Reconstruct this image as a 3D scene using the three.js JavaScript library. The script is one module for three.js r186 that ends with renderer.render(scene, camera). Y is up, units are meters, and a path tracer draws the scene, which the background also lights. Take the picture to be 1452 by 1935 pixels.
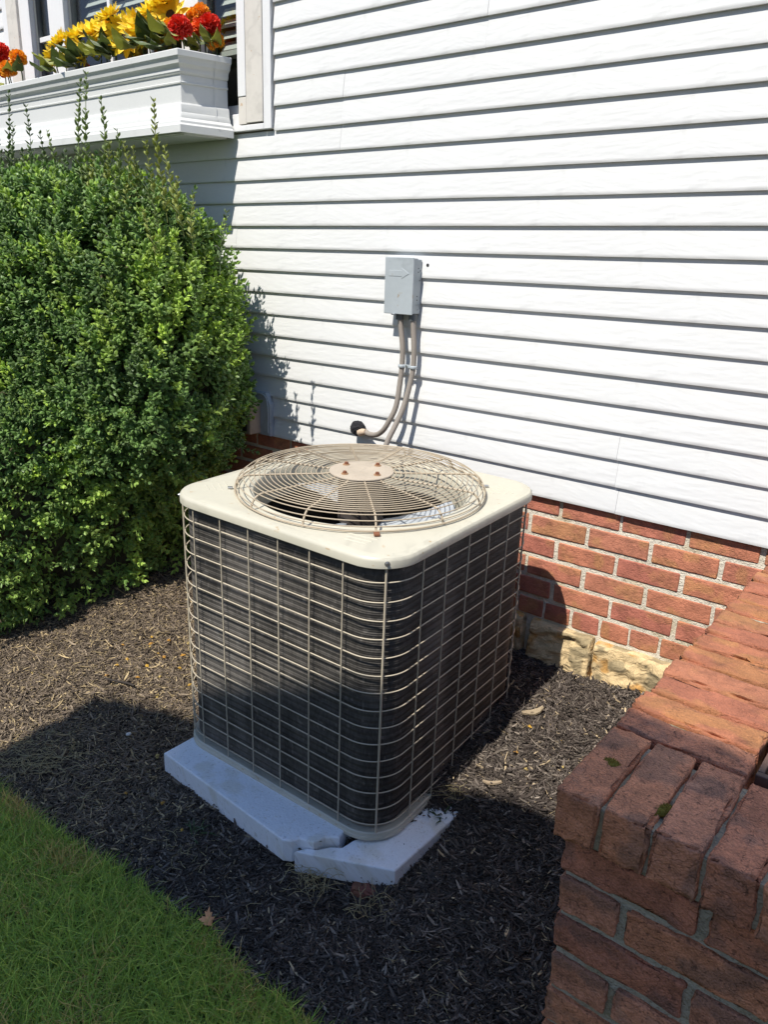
import * as THREE from 'three';
import { mergeGeometries, mergeVertices, toCreasedNormals } from 'three/addons/utils/BufferGeometryUtils.js';

/* ---------- camera, sky, sun, exposure ---------- */
const scene = new THREE.Scene();
const camera = new THREE.PerspectiveCamera(66.675, 769 / 1024, 0.05, 600);
camera.rotation.order = 'YXZ';
camera.position.set(1.1069, 0.7855, 2.4557);
camera.rotation.set(-0.31116, 0.66252, 0.03456);
scene.add(camera);
const SUN = new THREE.Vector3(-0.06, 1.55, 1).normalize();
{ // clear day: deep blue overhead, pale near the horizon, a little brighter round the sun
  const W = 512, H = 256, d = new Float32Array(W * H * 4), v = new THREE.Vector3(), K = 0.58;
  for (let y = 0; y < H; y++) for (let x = 0; x < W; x++) {
    const el = ((y + 0.5) / H - 0.5) * Math.PI, az = ((x + 0.5) / W - 0.5) * 2 * Math.PI; v.set(Math.cos(el) * Math.cos(az), Math.sin(el), Math.cos(el) * Math.sin(az));
    const t = Math.pow(Math.max(0, v.y), 0.55), g = 0.5 * Math.pow(Math.max(0, v.dot(SUN)), 8), k = (y * W + x) * 4;
    d[k] = K * ((1 - t) * 0.60 + t * 0.15 + g * 0.55); d[k + 1] = K * ((1 - t) * 0.63 + t * 0.40 + g * 0.52); d[k + 2] = K * ((1 - t) * 0.67 + t * 1.00 + g * 0.46); d[k + 3] = 1;
  }
  const t = new THREE.DataTexture(d, W, H, THREE.RGBAFormat, THREE.FloatType); t.mapping = THREE.EquirectangularReflectionMapping; t.magFilter = THREE.LinearFilter; t.needsUpdate = true;
  scene.background = t; scene.environment = t;
}
const sun = new THREE.DirectionalLight(new THREE.Color(1, 0.955, 0.875), 4.95);
sun.position.copy(SUN).multiplyScalar(12);

sun.castShadow = true; sun.shadow.mapSize.set(4096, 4096); sun.shadow.radius = 1;
Object.assign(sun.shadow.camera, { left: -6, right: 6, top: 6, bottom: -6, near: 0.5, far: 40 });
scene.add(sun, sun.target);
const renderer = new THREE.WebGLRenderer({ antialias: true });
renderer.toneMapping = THREE.LinearToneMapping;
renderer.toneMappingExposure = 1.2;
renderer.shadowMap.enabled = true;

/* ---------- helpers ---------- */
let seed = 12345;
const rnd = () => { seed = (seed + 0x6D2B79F5) | 0; let t = Math.imul(seed ^ (seed >>> 15), 1 | seed); t = (t + Math.imul(t ^ (t >>> 7), 61 | t)) ^ t; return ((t ^ (t >>> 14)) >>> 0) / 4294967296; };
const rr = (a, b) => a + (b - a) * rnd();
const pick = (a) => a[Math.floor(rnd() * a.length)];
const lerp = (a, b, t) => a + (b - a) * t;
const sstep = (a, b, x) => { const t = Math.min(1, Math.max(0, (x - a) / (b - a))); return t * t * (3 - 2 * t); };
function makeNoise(s) {                                             // value noise on a lattice, with a period
  const tab = new Float32Array(65536); let q = s >>> 0;
  for (let i = 0; i < 65536; i++) { q = (Math.imul(q, 1664525) + 1013904223) >>> 0; tab[i] = q / 4294967296; }
  const n2 = (x, y, px, py) => {
    let xi = Math.floor(x), yi = Math.floor(y); const fx = x - xi, fy = y - yi, u = fx * fx * (3 - 2 * fx), v = fy * fy * (3 - 2 * fy);
    const w = (i, p) => ((i % p) + p) % p, x0 = w(xi, px), x1 = w(xi + 1, px), y0 = w(yi, py), y1 = w(yi + 1, py);
    const h = (a, b) => tab[(a * 157 + b * 7919 + ((a * b) & 255) * 31) & 65535];
    return lerp(lerp(h(x0, y0), h(x1, y0), u), lerp(h(x0, y1), h(x1, y1), u), v);
  };
  const fbm = (x, y, px, py, oct = 4) => { let a = 0.5, s2 = 0, t = 0; for (let o = 0; o < oct; o++) { s2 += a * n2(x, y, px, py); t += a; a *= 0.5; x *= 2; y *= 2; px *= 2; py *= 2; x += 17; y += 31; } return s2 / t; };
  return { n2, fbm };
}
const N1 = makeNoise(7), N2 = makeNoise(91), N3 = makeNoise(555);
const h3 = (x, y, z) => N1.n2(x + z * 13.37, y + z * 7.77, 4096, 4096) * 0.6 + N2.n2(z * 1.7 + x * 0.9, y * 1.3 - x * 0.4 + 9, 4096, 4096) * 0.4;
const enc = (c) => { c = Math.min(1, Math.max(0, c)); return Math.round(255 * (c <= 0.0031308 ? 12.92 * c : 1.055 * Math.pow(c, 1 / 2.4) - 0.055)); };
function tex(w, h, fn, srgb = true) {                               // fn(u, v) gives linear colour or a height
  const d = new Uint8Array(w * h * 4);
  for (let y = 0; y < h; y++) for (let x = 0; x < w; x++) {
    const c = fn(x / w, y / h), k = (y * w + x) * 4;
    if (typeof c === 'number') d[k] = d[k + 1] = d[k + 2] = Math.round(255 * Math.min(1, Math.max(0, c)));
    else { d[k] = enc(c[0]); d[k + 1] = enc(c[1]); d[k + 2] = enc(c[2]); }
    d[k + 3] = 255;
  }
  const t = new THREE.DataTexture(d, w, h);
  t.wrapS = t.wrapT = THREE.RepeatWrapping; t.magFilter = THREE.LinearFilter; t.minFilter = THREE.LinearMipmapLinearFilter; t.generateMipmaps = true;
  t.colorSpace = srgb ? THREE.SRGBColorSpace : THREE.NoColorSpace; t.needsUpdate = true;
  return t;
}
const C = (r, g, b) => new THREE.Color().setRGB(r, g, b);
const mat = (color, roughness = 0.8, o = {}) => new THREE.MeshPhysicalMaterial({ color, roughness, ...o });
const used = {};
function numbered(n) { const k = used[n] = (used[n] ?? -1) + 1; return k ? `${n}_${String(k).padStart(3, '0')}` : n; }
function mesh(name, geo, m, parent = scene, kind) {
  const o = new THREE.Mesh(geo, m); o.name = parent === scene ? numbered(name) : name; o.castShadow = o.receiveShadow = true;
  if (parent !== scene) { const c = parent.userData.counts ??= {}; }
  if (kind) o.userData.kind = kind; parent.add(o); return o;
}
const partCount = new Map();
function part(name, geo, m, parent, label) {                        // a part: plain name, numbered within its thing
  let c = partCount.get(parent); if (!c) partCount.set(parent, c = {});
  const k = c[name] = (c[name] ?? -1) + 1, o = new THREE.Mesh(geo, m);
  o.name = k ? `${name}_${String(k).padStart(3, '0')}` : name; o.castShadow = o.receiveShadow = true;
  if (label) o.userData.label = label; parent.add(o); return o;
}
function sub(name, parent) { let c = partCount.get(parent); if (!c) partCount.set(parent, c = {}); const k = c[name] = (c[name] ?? -1) + 1, g = new THREE.Group(); g.name = k ? `${name}_${String(k).padStart(3, '0')}` : name; parent.add(g); return g; }
function tag(o, label, category, group) { o.userData.label = label; o.userData.category = category; if (group) o.userData.group = group; return o; }
function thing(name, label, category, pos = [0, 0, 0], ry = 0, group) { const g = new THREE.Group(); g.name = numbered(name); g.position.set(...pos); g.rotation.y = ry; tag(g, label, category, group); scene.add(g); return g; }
function fromTris(pos, uv) { const g = new THREE.BufferGeometry(); g.setAttribute('position', new THREE.Float32BufferAttribute(pos, 3)); g.setAttribute('uv', new THREE.Float32BufferAttribute(uv ?? new Array(pos.length / 3 * 2).fill(0), 2)); g.computeVertexNormals(); return g; }
function merged(list) { const l = list.map((g) => { const n = g.index ? g.toNonIndexed() : g; for (const k of Object.keys(n.attributes)) if (!['position', 'normal', 'uv'].includes(k)) n.deleteAttribute(k); return n; }); return mergeGeometries(l); }
const V = (x, y, z) => new THREE.Vector3(x, y, z);
function tube(pts, r, seg = 24, rad = 8, closed = false, tension = 0.5) { return new THREE.TubeGeometry(new THREE.CatmullRomCurve3(pts.map((p) => p.isVector3 ? p : V(...p)), closed, 'centripetal', tension), seg, r, rad, closed); }
function box(w, h, d, x = 0, y = 0, z = 0) { return new THREE.BoxGeometry(w, h, d).translate(x, y, z); }
function worldUV(g, k) { const p = g.attributes.position, n = g.attributes.normal, u = g.attributes.uv; for (let i = 0; i < p.count; i++) { const X = Math.abs(n.getX(i)) > 0.7, Y = Math.abs(n.getY(i)) > 0.7; u.setXY(i, k * (X ? p.getZ(i) : p.getX(i)), k * (Y ? p.getZ(i) : p.getY(i))); } return g; }
// a box with rounded, slightly uneven edges; uv in metres times k
function softBox(w, h, d, r, segs, rough, s, uvk = 1) {
  const steps = (l, n) => { const a = [-l / 2, -l / 2 + r * 0.5, -l / 2 + r]; for (let i = 1; i < n; i++) a.push(-l / 2 + r + (l - 2 * r) * i / n); a.push(l / 2 - r, l / 2 - r * 0.5, l / 2); return a; };
  const X = steps(w, segs[0]), Y = steps(h, segs[1]), Z = steps(d, segs[2]), P = [], Nn = [], U = [], I = [];
  const ou = (s * 0.37) % 1, ov = (s * 0.61) % 1;
  const put = (x, y, z, uu, vv) => {
    const c = [Math.max(-w / 2 + r, Math.min(w / 2 - r, x)), Math.max(-h / 2 + r, Math.min(h / 2 - r, y)), Math.max(-d / 2 + r, Math.min(d / 2 - r, z))];
    const n = V(x - c[0], y - c[1], z - c[2]); n.normalize();
    let e = rough * ((h3(x * 38 + s * 5.1, y * 38 + s, z * 38) - 0.5) * 1.3 + (h3(x * 110 + s, y * 110, z * 110 + s * 3) - 0.5) * 0.7);
    const edge = (Math.abs(n.x) > 0.1) + (Math.abs(n.y) > 0.1) + (Math.abs(n.z) > 0.1); if (edge > 1 && rough > 0.005) e -= rough * 1.3 * (edge - 0.5) * sstep(0.60, 0.72, h3(x * 26 + s * 2.3 + 40, y * 26 + 40, z * 26 + s + 40));
    P.push(c[0] + n.x * (r + e), c[1] + n.y * (r + e), c[2] + n.z * (r + e)); Nn.push(n.x, n.y, n.z); U.push(uu * uvk + ou, vv * uvk + ov);
  };
  const face = (A, B, f, flip) => { const b0 = P.length / 3; for (const b of B) for (const a of A) put(...f(a, b), a, b); const n = A.length; for (let j = 0; j + 1 < B.length; j++) for (let i = 0; i + 1 < n; i++) { const a = b0 + j * n + i, q = [a, a + 1, a + n + 1, a, a + n + 1, a + n]; I.push(...(flip ? [q[0], q[2], q[1], q[3], q[5], q[4]] : q)); } };
  face(X, Y, (a, b) => [a, b, d / 2]); face(X, Y, (a, b) => [a, b, -d / 2], true);
  face(X, Z, (a, b) => [a, h / 2, b], true); face(X, Z, (a, b) => [a, -h / 2, b]);
  face(Z, Y, (a, b) => [w / 2, b, a], true); face(Z, Y, (a, b) => [-w / 2, b, a]);
  const g = new THREE.BufferGeometry(); g.setAttribute('position', new THREE.Float32BufferAttribute(P, 3)); g.setAttribute('normal', new THREE.Float32BufferAttribute(Nn, 3)); g.setAttribute('uv', new THREE.Float32BufferAttribute(U, 2)); g.setIndex(I); 
  // relief normals from the displaced positions, blended with the smooth ones
  const g2 = mergeVertices(new THREE.BufferGeometry().setAttribute('position', g.attributes.position.clone()).setIndex(I), 1e-5); g2.computeVertexNormals();
  const key = (x, y, z) => `${Math.round(x * 2e4)},${Math.round(y * 2e4)},${Math.round(z * 2e4)}`, m = new Map(), p2 = g2.attributes.position, n2 = g2.attributes.normal;
  for (let i = 0; i < p2.count; i++) m.set(key(p2.getX(i), p2.getY(i), p2.getZ(i)), i);
  for (let i = 0; i < P.length / 3; i++) { const k = m.get(key(P[i * 3], P[i * 3 + 1], P[i * 3 + 2])); if (k !== undefined) g.attributes.normal.setXYZ(i, n2.getX(k), n2.getY(k), n2.getZ(k)); }
  return g;
}
// a closed profile of [z, y] points pushed along x from x0 to x1, uv in metres
function alongX(prof, x0, x1, ou = 0, seg = 1, wob = 0) {
  const P = [], U = []; let d = 0; const n = prof.length;
  for (let i = 0; i < n; i++) {
    const [z0, y0] = prof[i], [z1, y1] = prof[(i + 1) % n], l = Math.hypot(z1 - z0, y1 - y0);
    for (let k = 0; k < seg; k++) {
      const a = lerp(x0, x1, k / seg), b = lerp(x0, x1, (k + 1) / seg), wa = wob * (N3.n2(a * 2.1 + ou * 7, ou * 3, 4096, 4096) - 0.5), wb = wob * (N3.n2(b * 2.1 + ou * 7, ou * 3, 4096, 4096) - 0.5);
      P.push(a, y0 + wa, z0, b, y1 + wb, z1, b, y0 + wb, z0, a, y0 + wa, z0, a, y1 + wa, z1, b, y1 + wb, z1);
      U.push(a + ou, d, b + ou, d + l, b + ou, d, a + ou, d, a + ou, d + l, b + ou, d + l);
    }
    d += l;
  }
  for (const [x, f] of [[x0, 1], [x1, 0]]) { const wx = wob * (N3.n2(x * 2.1 + ou * 7, ou * 3, 4096, 4096) - 0.5); const tr = THREE.ShapeUtils.triangulateShape(prof.map(([z, y]) => new THREE.Vector2(z, y)), []); for (const t of tr) for (const i of (f ? t : [t[0], t[2], t[1]])) { P.push(x, prof[i][1] + wx, prof[i][0]); U.push(0, 0); } }
  return toCreasedNormals(fromTris(P, U), 0.7);
}
// strips between rings of equal length; rings: arrays of [x, y, z]
function strips(rings, closed = true, crease = 0.6, uvk = 1) {
  const P = [], U = [];
  let dv = 0;
  for (let j = 0; j + 1 < rings.length; j++) {
    const A = rings[j], B = rings[j + 1], n = A.length; let du = 0; const l = Math.hypot(A[0][0] - B[0][0], A[0][1] - B[0][1], A[0][2] - B[0][2]);
    for (let i = 0; i < (closed ? n : n - 1); i++) {
      const k = (i + 1) % n, w = Math.hypot(A[i][0] - A[k][0], A[i][1] - A[k][1], A[i][2] - A[k][2]);
      P.push(...A[i], ...A[k], ...B[k], ...A[i], ...B[k], ...B[i]);
      const u0 = du * uvk, u1 = (du + w) * uvk, v0 = dv * uvk, v1 = (dv + l) * uvk; U.push(u0, v0, u1, v0, u1, v1, u0, v0, u1, v1, u0, v1); du += w;
    }
    dv += l;
  }
  return toCreasedNormals(fromTris(P, U), crease);
}

/* ---------- surfaces ---------- */
const T = {};
T.brick = tex(1024, 1024, (u, v) => {
  const a = N1.fbm(u * 8, v * 8, 8, 8, 5), b = N2.fbm(u * 40, v * 40, 40, 40, 3), c = N3.n2(u * 260, v * 260, 260, 260), s = N2.fbm(u * 14 + 5, v * 22, 14, 22, 4);
  let k = 0.62 + 0.5 * a + 0.28 * (b - 0.5) + 0.22 * (c - 0.5); const dark = sstep(0.62, 0.76, s) * 0.2, pale = sstep(0.74, 0.86, c * 0.55 + b * 0.5) * 0.5, or = sstep(0.5, 0.75, N3.fbm(u * 9, v * 9, 9, 9, 3));
  k *= 1 - dark; return [k * 0.80 + pale * 0.2, k * (0.80 + 0.14 * or) + pale * 0.26, k * (0.80 - 0.06 * or) + pale * 0.26];
});
T.brickB = tex(1024, 1024, (u, v) => { const c = N1.fbm(u * 60, v * 60, 60, 60, 4), d = N3.n2(u * 220, v * 220, 220, 220), e = 1 - Math.abs(2 * N2.fbm(u * 12 + N1.n2(u * 30, v * 30, 30, 30) * 0.3, v * 20, 12, 20, 4) - 1); return 0.5 + 0.55 * (c - 0.5) + 0.25 * (d - 0.5) - 0.30 * sstep(0.965, 1, e); }, false);
T.mulch = tex(1024, 1024, (u, v) => { const a = N1.fbm(u * 12, v * 12, 12, 12, 5), b = N2.fbm(u * 90, v * 90, 90, 90, 3), g = N3.n2(u * 320, v * 320, 320, 320); const k = 0.5 + 0.7 * (a - 0.5) + 0.9 * (b - 0.5) + 0.5 * (g - 0.5); const t = sstep(0.78, 0.95, g * 0.6 + b * 0.5); return [0.085 * k + 0.11 * t, 0.066 * k + 0.082 * t, 0.052 * k + 0.05 * t]; });
T.mulchB = tex(1024, 1024, (u, v) => 0.55 * N2.fbm(u * 60, v * 60, 60, 60, 4) + 0.45 * N3.n2(u * 240, v * 240, 240, 240), false);
T.grain = tex(1024, 512, (u, v) => { const w = N1.fbm(u * 3, v * 4, 3, 4, 3) * 1.4; const a = N2.n2(u * 14, v * 70 + w * 6, 14, 70 * 64), b = N3.n2(u * 26, v * 150 + w * 9, 26, 150 * 64), f = N1.n2(u * 60, v * 240, 60, 240); return 0.55 * a + 0.3 * b + 0.15 * f; }, false);
T.vinyl = tex(512, 512, (u, v) => { const a = N1.fbm(u * 5, v * 5, 5, 5, 4), g = N3.fbm(u * 60, v * 200, 60, 200, 2), s = sstep(0.68, 0.8, N2.fbm(u * 24, v * 10, 24, 10, 4)); const k = 0.97 + 0.06 * (a - 0.5) + 0.03 * (g - 0.5) - 0.05 * s; return [k, k, k * 0.995]; });
T.conc = tex(512, 512, (u, v) => { const a = N1.fbm(u * 6, v * 6, 6, 6, 5), b = N2.fbm(u * 60, v * 60, 60, 60, 3), p = sstep(0.80, 0.9, N3.n2(u * 130, v * 130, 130, 130)), st = sstep(0.56, 0.72, N3.fbm(u * 5 + 3, v * 5, 5, 5, 4)); const k = 0.9 + 0.3 * (a - 0.5) + 0.2 * (b - 0.5) - 0.3 * p; return [k * (1 - 0.16 * st), k * (1 - 0.20 * st), k * (1 - 0.29 * st)]; });
T.pad = tex(512, 512, (u, v) => { const a = N1.fbm(u * 4, v * 4, 4, 4, 4), b = N2.fbm(u * 90, v * 90, 90, 90, 2), p = sstep(0.86, 0.93, N3.n2(u * 110, v * 110, 110, 110)), st = sstep(0.60, 0.78, N3.fbm(u * 5 + 3, v * 5, 5, 5, 5)), sp = sstep(0.74, 0.8, N2.fbm(u * 60 + 3, v * 60, 60, 60, 3)); const k = 0.96 + 0.08 * (a - 0.5) + 0.09 * (b - 0.5) - 0.22 * p; return [k * (1 - 0.10 * st) * (1 - 0.14 * sp), k * (1 - 0.13 * st) * (1 - 0.17 * sp), k * (1 - 0.21 * st) * (1 - 0.22 * sp)]; });
T.concB = tex(512, 512, (u, v) => 0.6 * N2.fbm(u * 50, v * 50, 50, 50, 4) + 0.4 * N3.n2(u * 160, v * 160, 160, 160), false);
T.paint = tex(1024, 1024, (u, v) => { const a = N1.fbm(u * 6, v * 6, 6, 6, 4), g = N2.fbm(u * 70, v * 70, 70, 70, 3), r = sstep(0.80, 0.86, N3.fbm(u * 46, v * 46, 46, 46, 3)), d = sstep(0.56, 0.66, N2.fbm(u * 9 + 2, v * 9, 9, 9, 5)) * (1 - 0.7 * sstep(0.66, 0.72, N2.fbm(u * 9 + 2, v * 9, 9, 9, 5))); const k = 0.97 + 0.12 * (a - 0.5) + 0.07 * (g - 0.5) - 0.12 * d; return [k - 0.14 * r, k - 0.3 * r, k - 0.45 * r]; });
T.coil = tex(1024, 1024, (u, v) => { const dust = sstep(0.56, 0.74, N1.fbm(u * 7, v * 3, 7, 3, 5)), col = N2.fbm(u * 34, v * 2, 34, 2, 3), g = N3.n2(u * 400, v * 90, 400, 90), fl = sstep(0.83, 0.9, N3.n2(u * 150, v * 60, 150, 60)); const k = 0.75 + 0.55 * (col - 0.45) + 0.35 * (g - 0.5) + 0.55 * dust + 0.5 * fl; return [k * 0.62, k * 0.61, k * 0.60]; });
T.stone = tex(512, 512, (u, v) => { const w = N1.fbm(u * 4, v * 4, 4, 4, 4), a = N2.fbm(u * 9 + w * 2, v * 16 + w * 3, 9 * 64, 16 * 64, 5), gr = sstep(0.52, 0.68, N3.fbm(u * 5, v * 5, 5, 5, 5)), or = sstep(0.55, 0.72, N2.fbm(u * 6 + 9, v * 5, 6, 5, 4)), g = N1.n2(u * 170, v * 170, 170, 170); const k = 0.65 + 0.6 * (a - 0.4) + 0.25 * (g - 0.5); let c = [0.88 * k, 0.66 * k, 0.36 * k]; c = c.map((q, i) => lerp(q, [0.70, 0.36, 0.09][i] * k * 1.1, or * 0.85)); return c.map((q, i) => lerp(q, [0.12, 0.11, 0.07][i] * k * 1.3, gr * 0.6)); });
T.stoneB = tex(512, 512, (u, v) => { const w = N1.fbm(u * 6, v * 6, 6, 6, 3); return N2.fbm(u * 10 + w * 3, v * 26 + w * 6, 10 * 64, 26 * 64, 5); }, false);
T.moss = tex(256, 256, (u, v) => { const a = N1.fbm(u * 30, v * 30, 30, 30, 3); return [0.5 + a, 0.5 + a, 0.5 + a * 0.8]; });
for (const k of ['mulch', 'mulchB']) T[k].repeat.set(1, 1);

const M = {};
M.vinyl = mat(C(0.74, 0.74, 0.73), 0.55, { map: T.vinyl, bumpMap: T.grain, bumpScale: 0.0009 });
M.trimWhite = mat(C(0.80, 0.80, 0.80), 0.45, { map: T.vinyl });
M.trimCream = mat(C(0.67, 0.635, 0.575), 0.7, { map: T.paint, bumpMap: T.concB, bumpScale: 0.0003 });
M.boxWhite = mat(C(0.70, 0.705, 0.685), 0.38, { map: T.vinyl });
M.sheath = mat(C(0.3, 0.27, 0.22), 0.9);
M.mortarWall = mat(C(0.72, 0.66, 0.54), 0.95, { map: T.conc, bumpMap: T.concB, bumpScale: 0.004 });
M.mortarGrey = mat(C(0.44, 0.395, 0.29), 0.95, { map: T.conc, bumpMap: T.concB, bumpScale: 0.005 });
const brickMat = (r, g, b) => mat(C(r, g, b), 0.88, { map: T.brick, bumpMap: T.brickB, bumpScale: 0.0034 });
M.wallBricks = [brickMat(0.65, 0.24, 0.15), brickMat(0.62, 0.22, 0.142), brickMat(0.67, 0.255, 0.148), brickMat(0.58, 0.20, 0.135), brickMat(0.64, 0.25, 0.152)];
M.sunCapBricks = [brickMat(0.46, 0.165, 0.085), brickMat(0.48, 0.175, 0.088), brickMat(0.44, 0.155, 0.085), brickMat(0.47, 0.18, 0.095)];  // tints for the cap bricks in the sun; shaded ones have their own
T.brickOld = tex(1024, 1024, (u, v) => {
  const a = N2.fbm(u * 7, v * 7, 7, 7, 5), b = N1.fbm(u * 44, v * 44, 44, 44, 3), c = N3.n2(u * 280, v * 280, 280, 280), st = sstep(0.50, 0.66, N3.fbm(u * 8 + 4, v * 8, 8, 8, 6)), sp = sstep(0.72, 0.80, N1.fbm(u * 90, v * 90, 90, 90, 2)), lime = sstep(0.66, 0.8, N2.fbm(u * 18 + 7, v * 18, 18, 18, 5));
  const k = (0.66 + 0.6 * (a - 0.3) + 0.35 * (b - 0.5) + 0.28 * (c - 0.5)) * (1 - 0.36 * st) * (1 - 0.45 * sp); return [k * 0.86 + 0.1 * lime, k * (0.84 + 0.12 * st) + 0.13 * lime, k * (0.84 + 0.25 * st) + 0.14 * lime];
});
const oldBrick = (r, g, b) => mat(C(r, g, b), 0.9, { map: T.brickOld, bumpMap: T.brickB, bumpScale: 0.0055 });
M.shadeStoopBricks = [oldBrick(0.86, 0.345, 0.17), oldBrick(0.78, 0.30, 0.155), oldBrick(0.83, 0.345, 0.185), oldBrick(0.70, 0.265, 0.145)];  // separate tints for bricks in the shade: light put into the colour, stains besides
M.stone = mat(C(1, 1, 1), 0.95, { map: T.stone, bumpMap: T.stoneB, bumpScale: 0.006 });
M.mulch = mat(C(1, 1, 1), 1, { map: T.mulch, bumpMap: T.mulchB, bumpScale: 0.012, specularIntensity: 0.3 });
M.cream = mat(C(0.53, 0.50, 0.40), 0.42, { map: T.paint });
M.wire = mat(C(0.52, 0.45, 0.335), 0.5, { map: T.paint });
M.guard = mat(C(0.44, 0.36, 0.255), 0.55, { map: T.paint });
M.hub = mat(C(0.44, 0.37, 0.285), 0.6, { map: T.paint });
M.rust = mat(C(0.20, 0.075, 0.035), 0.9, { bumpMap: T.concB, bumpScale: 0.001 });
M.steel = mat(C(0.5, 0.5, 0.5), 0.35, { metalness: 0.9 });
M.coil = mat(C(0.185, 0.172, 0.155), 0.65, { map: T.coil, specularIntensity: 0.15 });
M.dark = mat(C(0.018, 0.018, 0.02), 0.7);
M.blade = mat(C(0.48, 0.51, 0.54), 0.45, { metalness: 0.25, map: T.paint });
M.motor = mat(C(0.05, 0.04, 0.035), 0.6);
M.conc = mat(C(0.80, 0.83, 0.86), 0.9, { map: T.pad, bumpMap: T.concB, bumpScale: 0.0015 });
M.greyBox = mat(C(0.42, 0.46, 0.48), 0.5, { map: T.paint });
M.greyDark = mat(C(0.10, 0.11, 0.115), 0.6);
M.whip = mat(C(0.28, 0.245, 0.21), 0.65, { bumpMap: T.concB, bumpScale: 0.0004 });
M.foam = mat(C(0.02, 0.02, 0.024), 0.95, { bumpMap: T.concB, bumpScale: 0.004 });
M.glass = mat(C(0.93, 0.96, 0.95), 0.02, { transmission: 1, thickness: 0, ior: 1.52 });
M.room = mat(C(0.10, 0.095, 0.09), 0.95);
M.blind = mat(C(0.50, 0.50, 0.47), 0.6);
const leafMat = (r, g, b, o = {}) => mat(C(r, g, b), 0.95, { transmission: 0.28, thickness: 0, side: THREE.DoubleSide, ...o });

/* ---------- ground ---------- */
const GZ = [[-5, -0.62], [0, -0.62], [0.25, -0.635], [0.6, -0.70], [0.95, -0.80], [1.2, -0.855], [1.6, -0.895], [3, -0.90]];
function slope(z) { for (let i = 0; i + 1 < GZ.length; i++) if (z <= GZ[i + 1][0]) { const t = sstep(GZ[i][0], GZ[i + 1][0], z); return lerp(GZ[i][1], GZ[i + 1][1], lerp(t, Math.max(0, Math.min(1, (z - GZ[i][0]) / (GZ[i + 1][0] - GZ[i][0]))), 0.7)); } return -0.9; }
function groundY(x, z) {
  let y = slope(z) + 0.030 * (N1.fbm(x * 3 + 40, z * 3 + 40, 4096, 4096, 3) - 0.5) + 0.030 * (N2.fbm(x * 14 + 40, z * 14 + 40, 4096, 4096, 2) - 0.5);
  y -= 0.05 * Math.exp(-((x - 0.0) ** 2 / 0.04 + (z - 1.16) ** 2 / 0.02));
  y -= 0.055 * Math.exp(-((x - 0.085) ** 2 / 0.006 + (z - 0.84) ** 2 / 0.035));
  return y;
}
const lawnEdge = (x) => (lerp(1.555, 1.487, sstep(-1.1, -0.25, x)) + 0.03 * sstep(-0.1, 0.25, x)) + 0.065 * (N2.fbm(x * 5 + 20, 3.3, 4096, 4096, 3) - 0.5);
{
  const nx = 420, nz = 150, P = [], U = [], I = [];
  for (let j = 0; j <= nz; j++) for (let i = 0; i <= nx; i++) { const x = lerp(-4.6, 3.4, i / nx), z = lerp(-0.06, 1.72, j / nz); P.push(x, groundY(x, z) - (z > 1.6 ? 0.05 : 0), z); U.push(x * 1.1, z * 1.1); }
  for (let j = 0; j < nz; j++) for (let i = 0; i < nx; i++) { const a = j * (nx + 1) + i; I.push(a, a + nx + 1, a + 1, a + 1, a + nx + 1, a + nx + 2); }
  const g = new THREE.BufferGeometry(); g.setAttribute('position', new THREE.Float32BufferAttribute(P, 3)); g.setAttribute('uv', new THREE.Float32BufferAttribute(U, 2)); g.setIndex(I); g.computeVertexNormals();
  mesh('mulch_bed', g, M.mulch, scene, 'structure');
}
T.turf = tex(512, 512, (u, v) => { const a = N1.fbm(u * 20, v * 20, 20, 20, 4), b = N3.n2(u * 160, v * 160, 160, 160); const k = 0.5 + a + 0.4 * (b - 0.5); return [0.040 * k, 0.048 * k, 0.018 * k]; });
M.turf = mat(C(1, 1, 1), 1, { map: T.turf, bumpMap: T.mulchB, bumpScale: 0.01, specularIntensity: 0.2 });
{
  const nx = 160, P = [], U = [], I = [], zs = [0, 0.03, 0.08, 0.16, 0.3, 0.6, 1.2, 2.5];
  for (let j = 0; j < zs.length; j++) for (let i = 0; i <= nx; i++) { const x = lerp(-4.6, 3.4, i / nx), z = lawnEdge(x) + zs[j]; P.push(x, j ? -0.885 + 0.012 * (N1.fbm(x * 6, z * 6, 4096, 4096, 2) - 0.5) : -0.93, z); U.push(x * 1.5, z * 1.5); }
  for (let j = 0; j + 1 < zs.length; j++) for (let i = 0; i < nx; i++) { const a = j * (nx + 1) + i; I.push(a, a + nx + 1, a + 1, a + 1, a + nx + 1, a + nx + 2); }
  const g = new THREE.BufferGeometry(); g.setAttribute('position', new THREE.Float32BufferAttribute(P, 3)); g.setAttribute('uv', new THREE.Float32BufferAttribute(U, 2)); g.setIndex(I); g.computeVertexNormals();
  mesh('lawn', g, M.turf, scene, 'structure');
  const far = new THREE.PlaneGeometry(300, 300).rotateX(-Math.PI / 2); const uv = far.attributes.uv; for (let i = 0; i < uv.count; i++) uv.setXY(i, uv.getX(i) * 200, uv.getY(i) * 200);
  far.translate(0, -0.96, 0); mesh('ground', far, M.turf, scene, 'structure');
}

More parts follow.
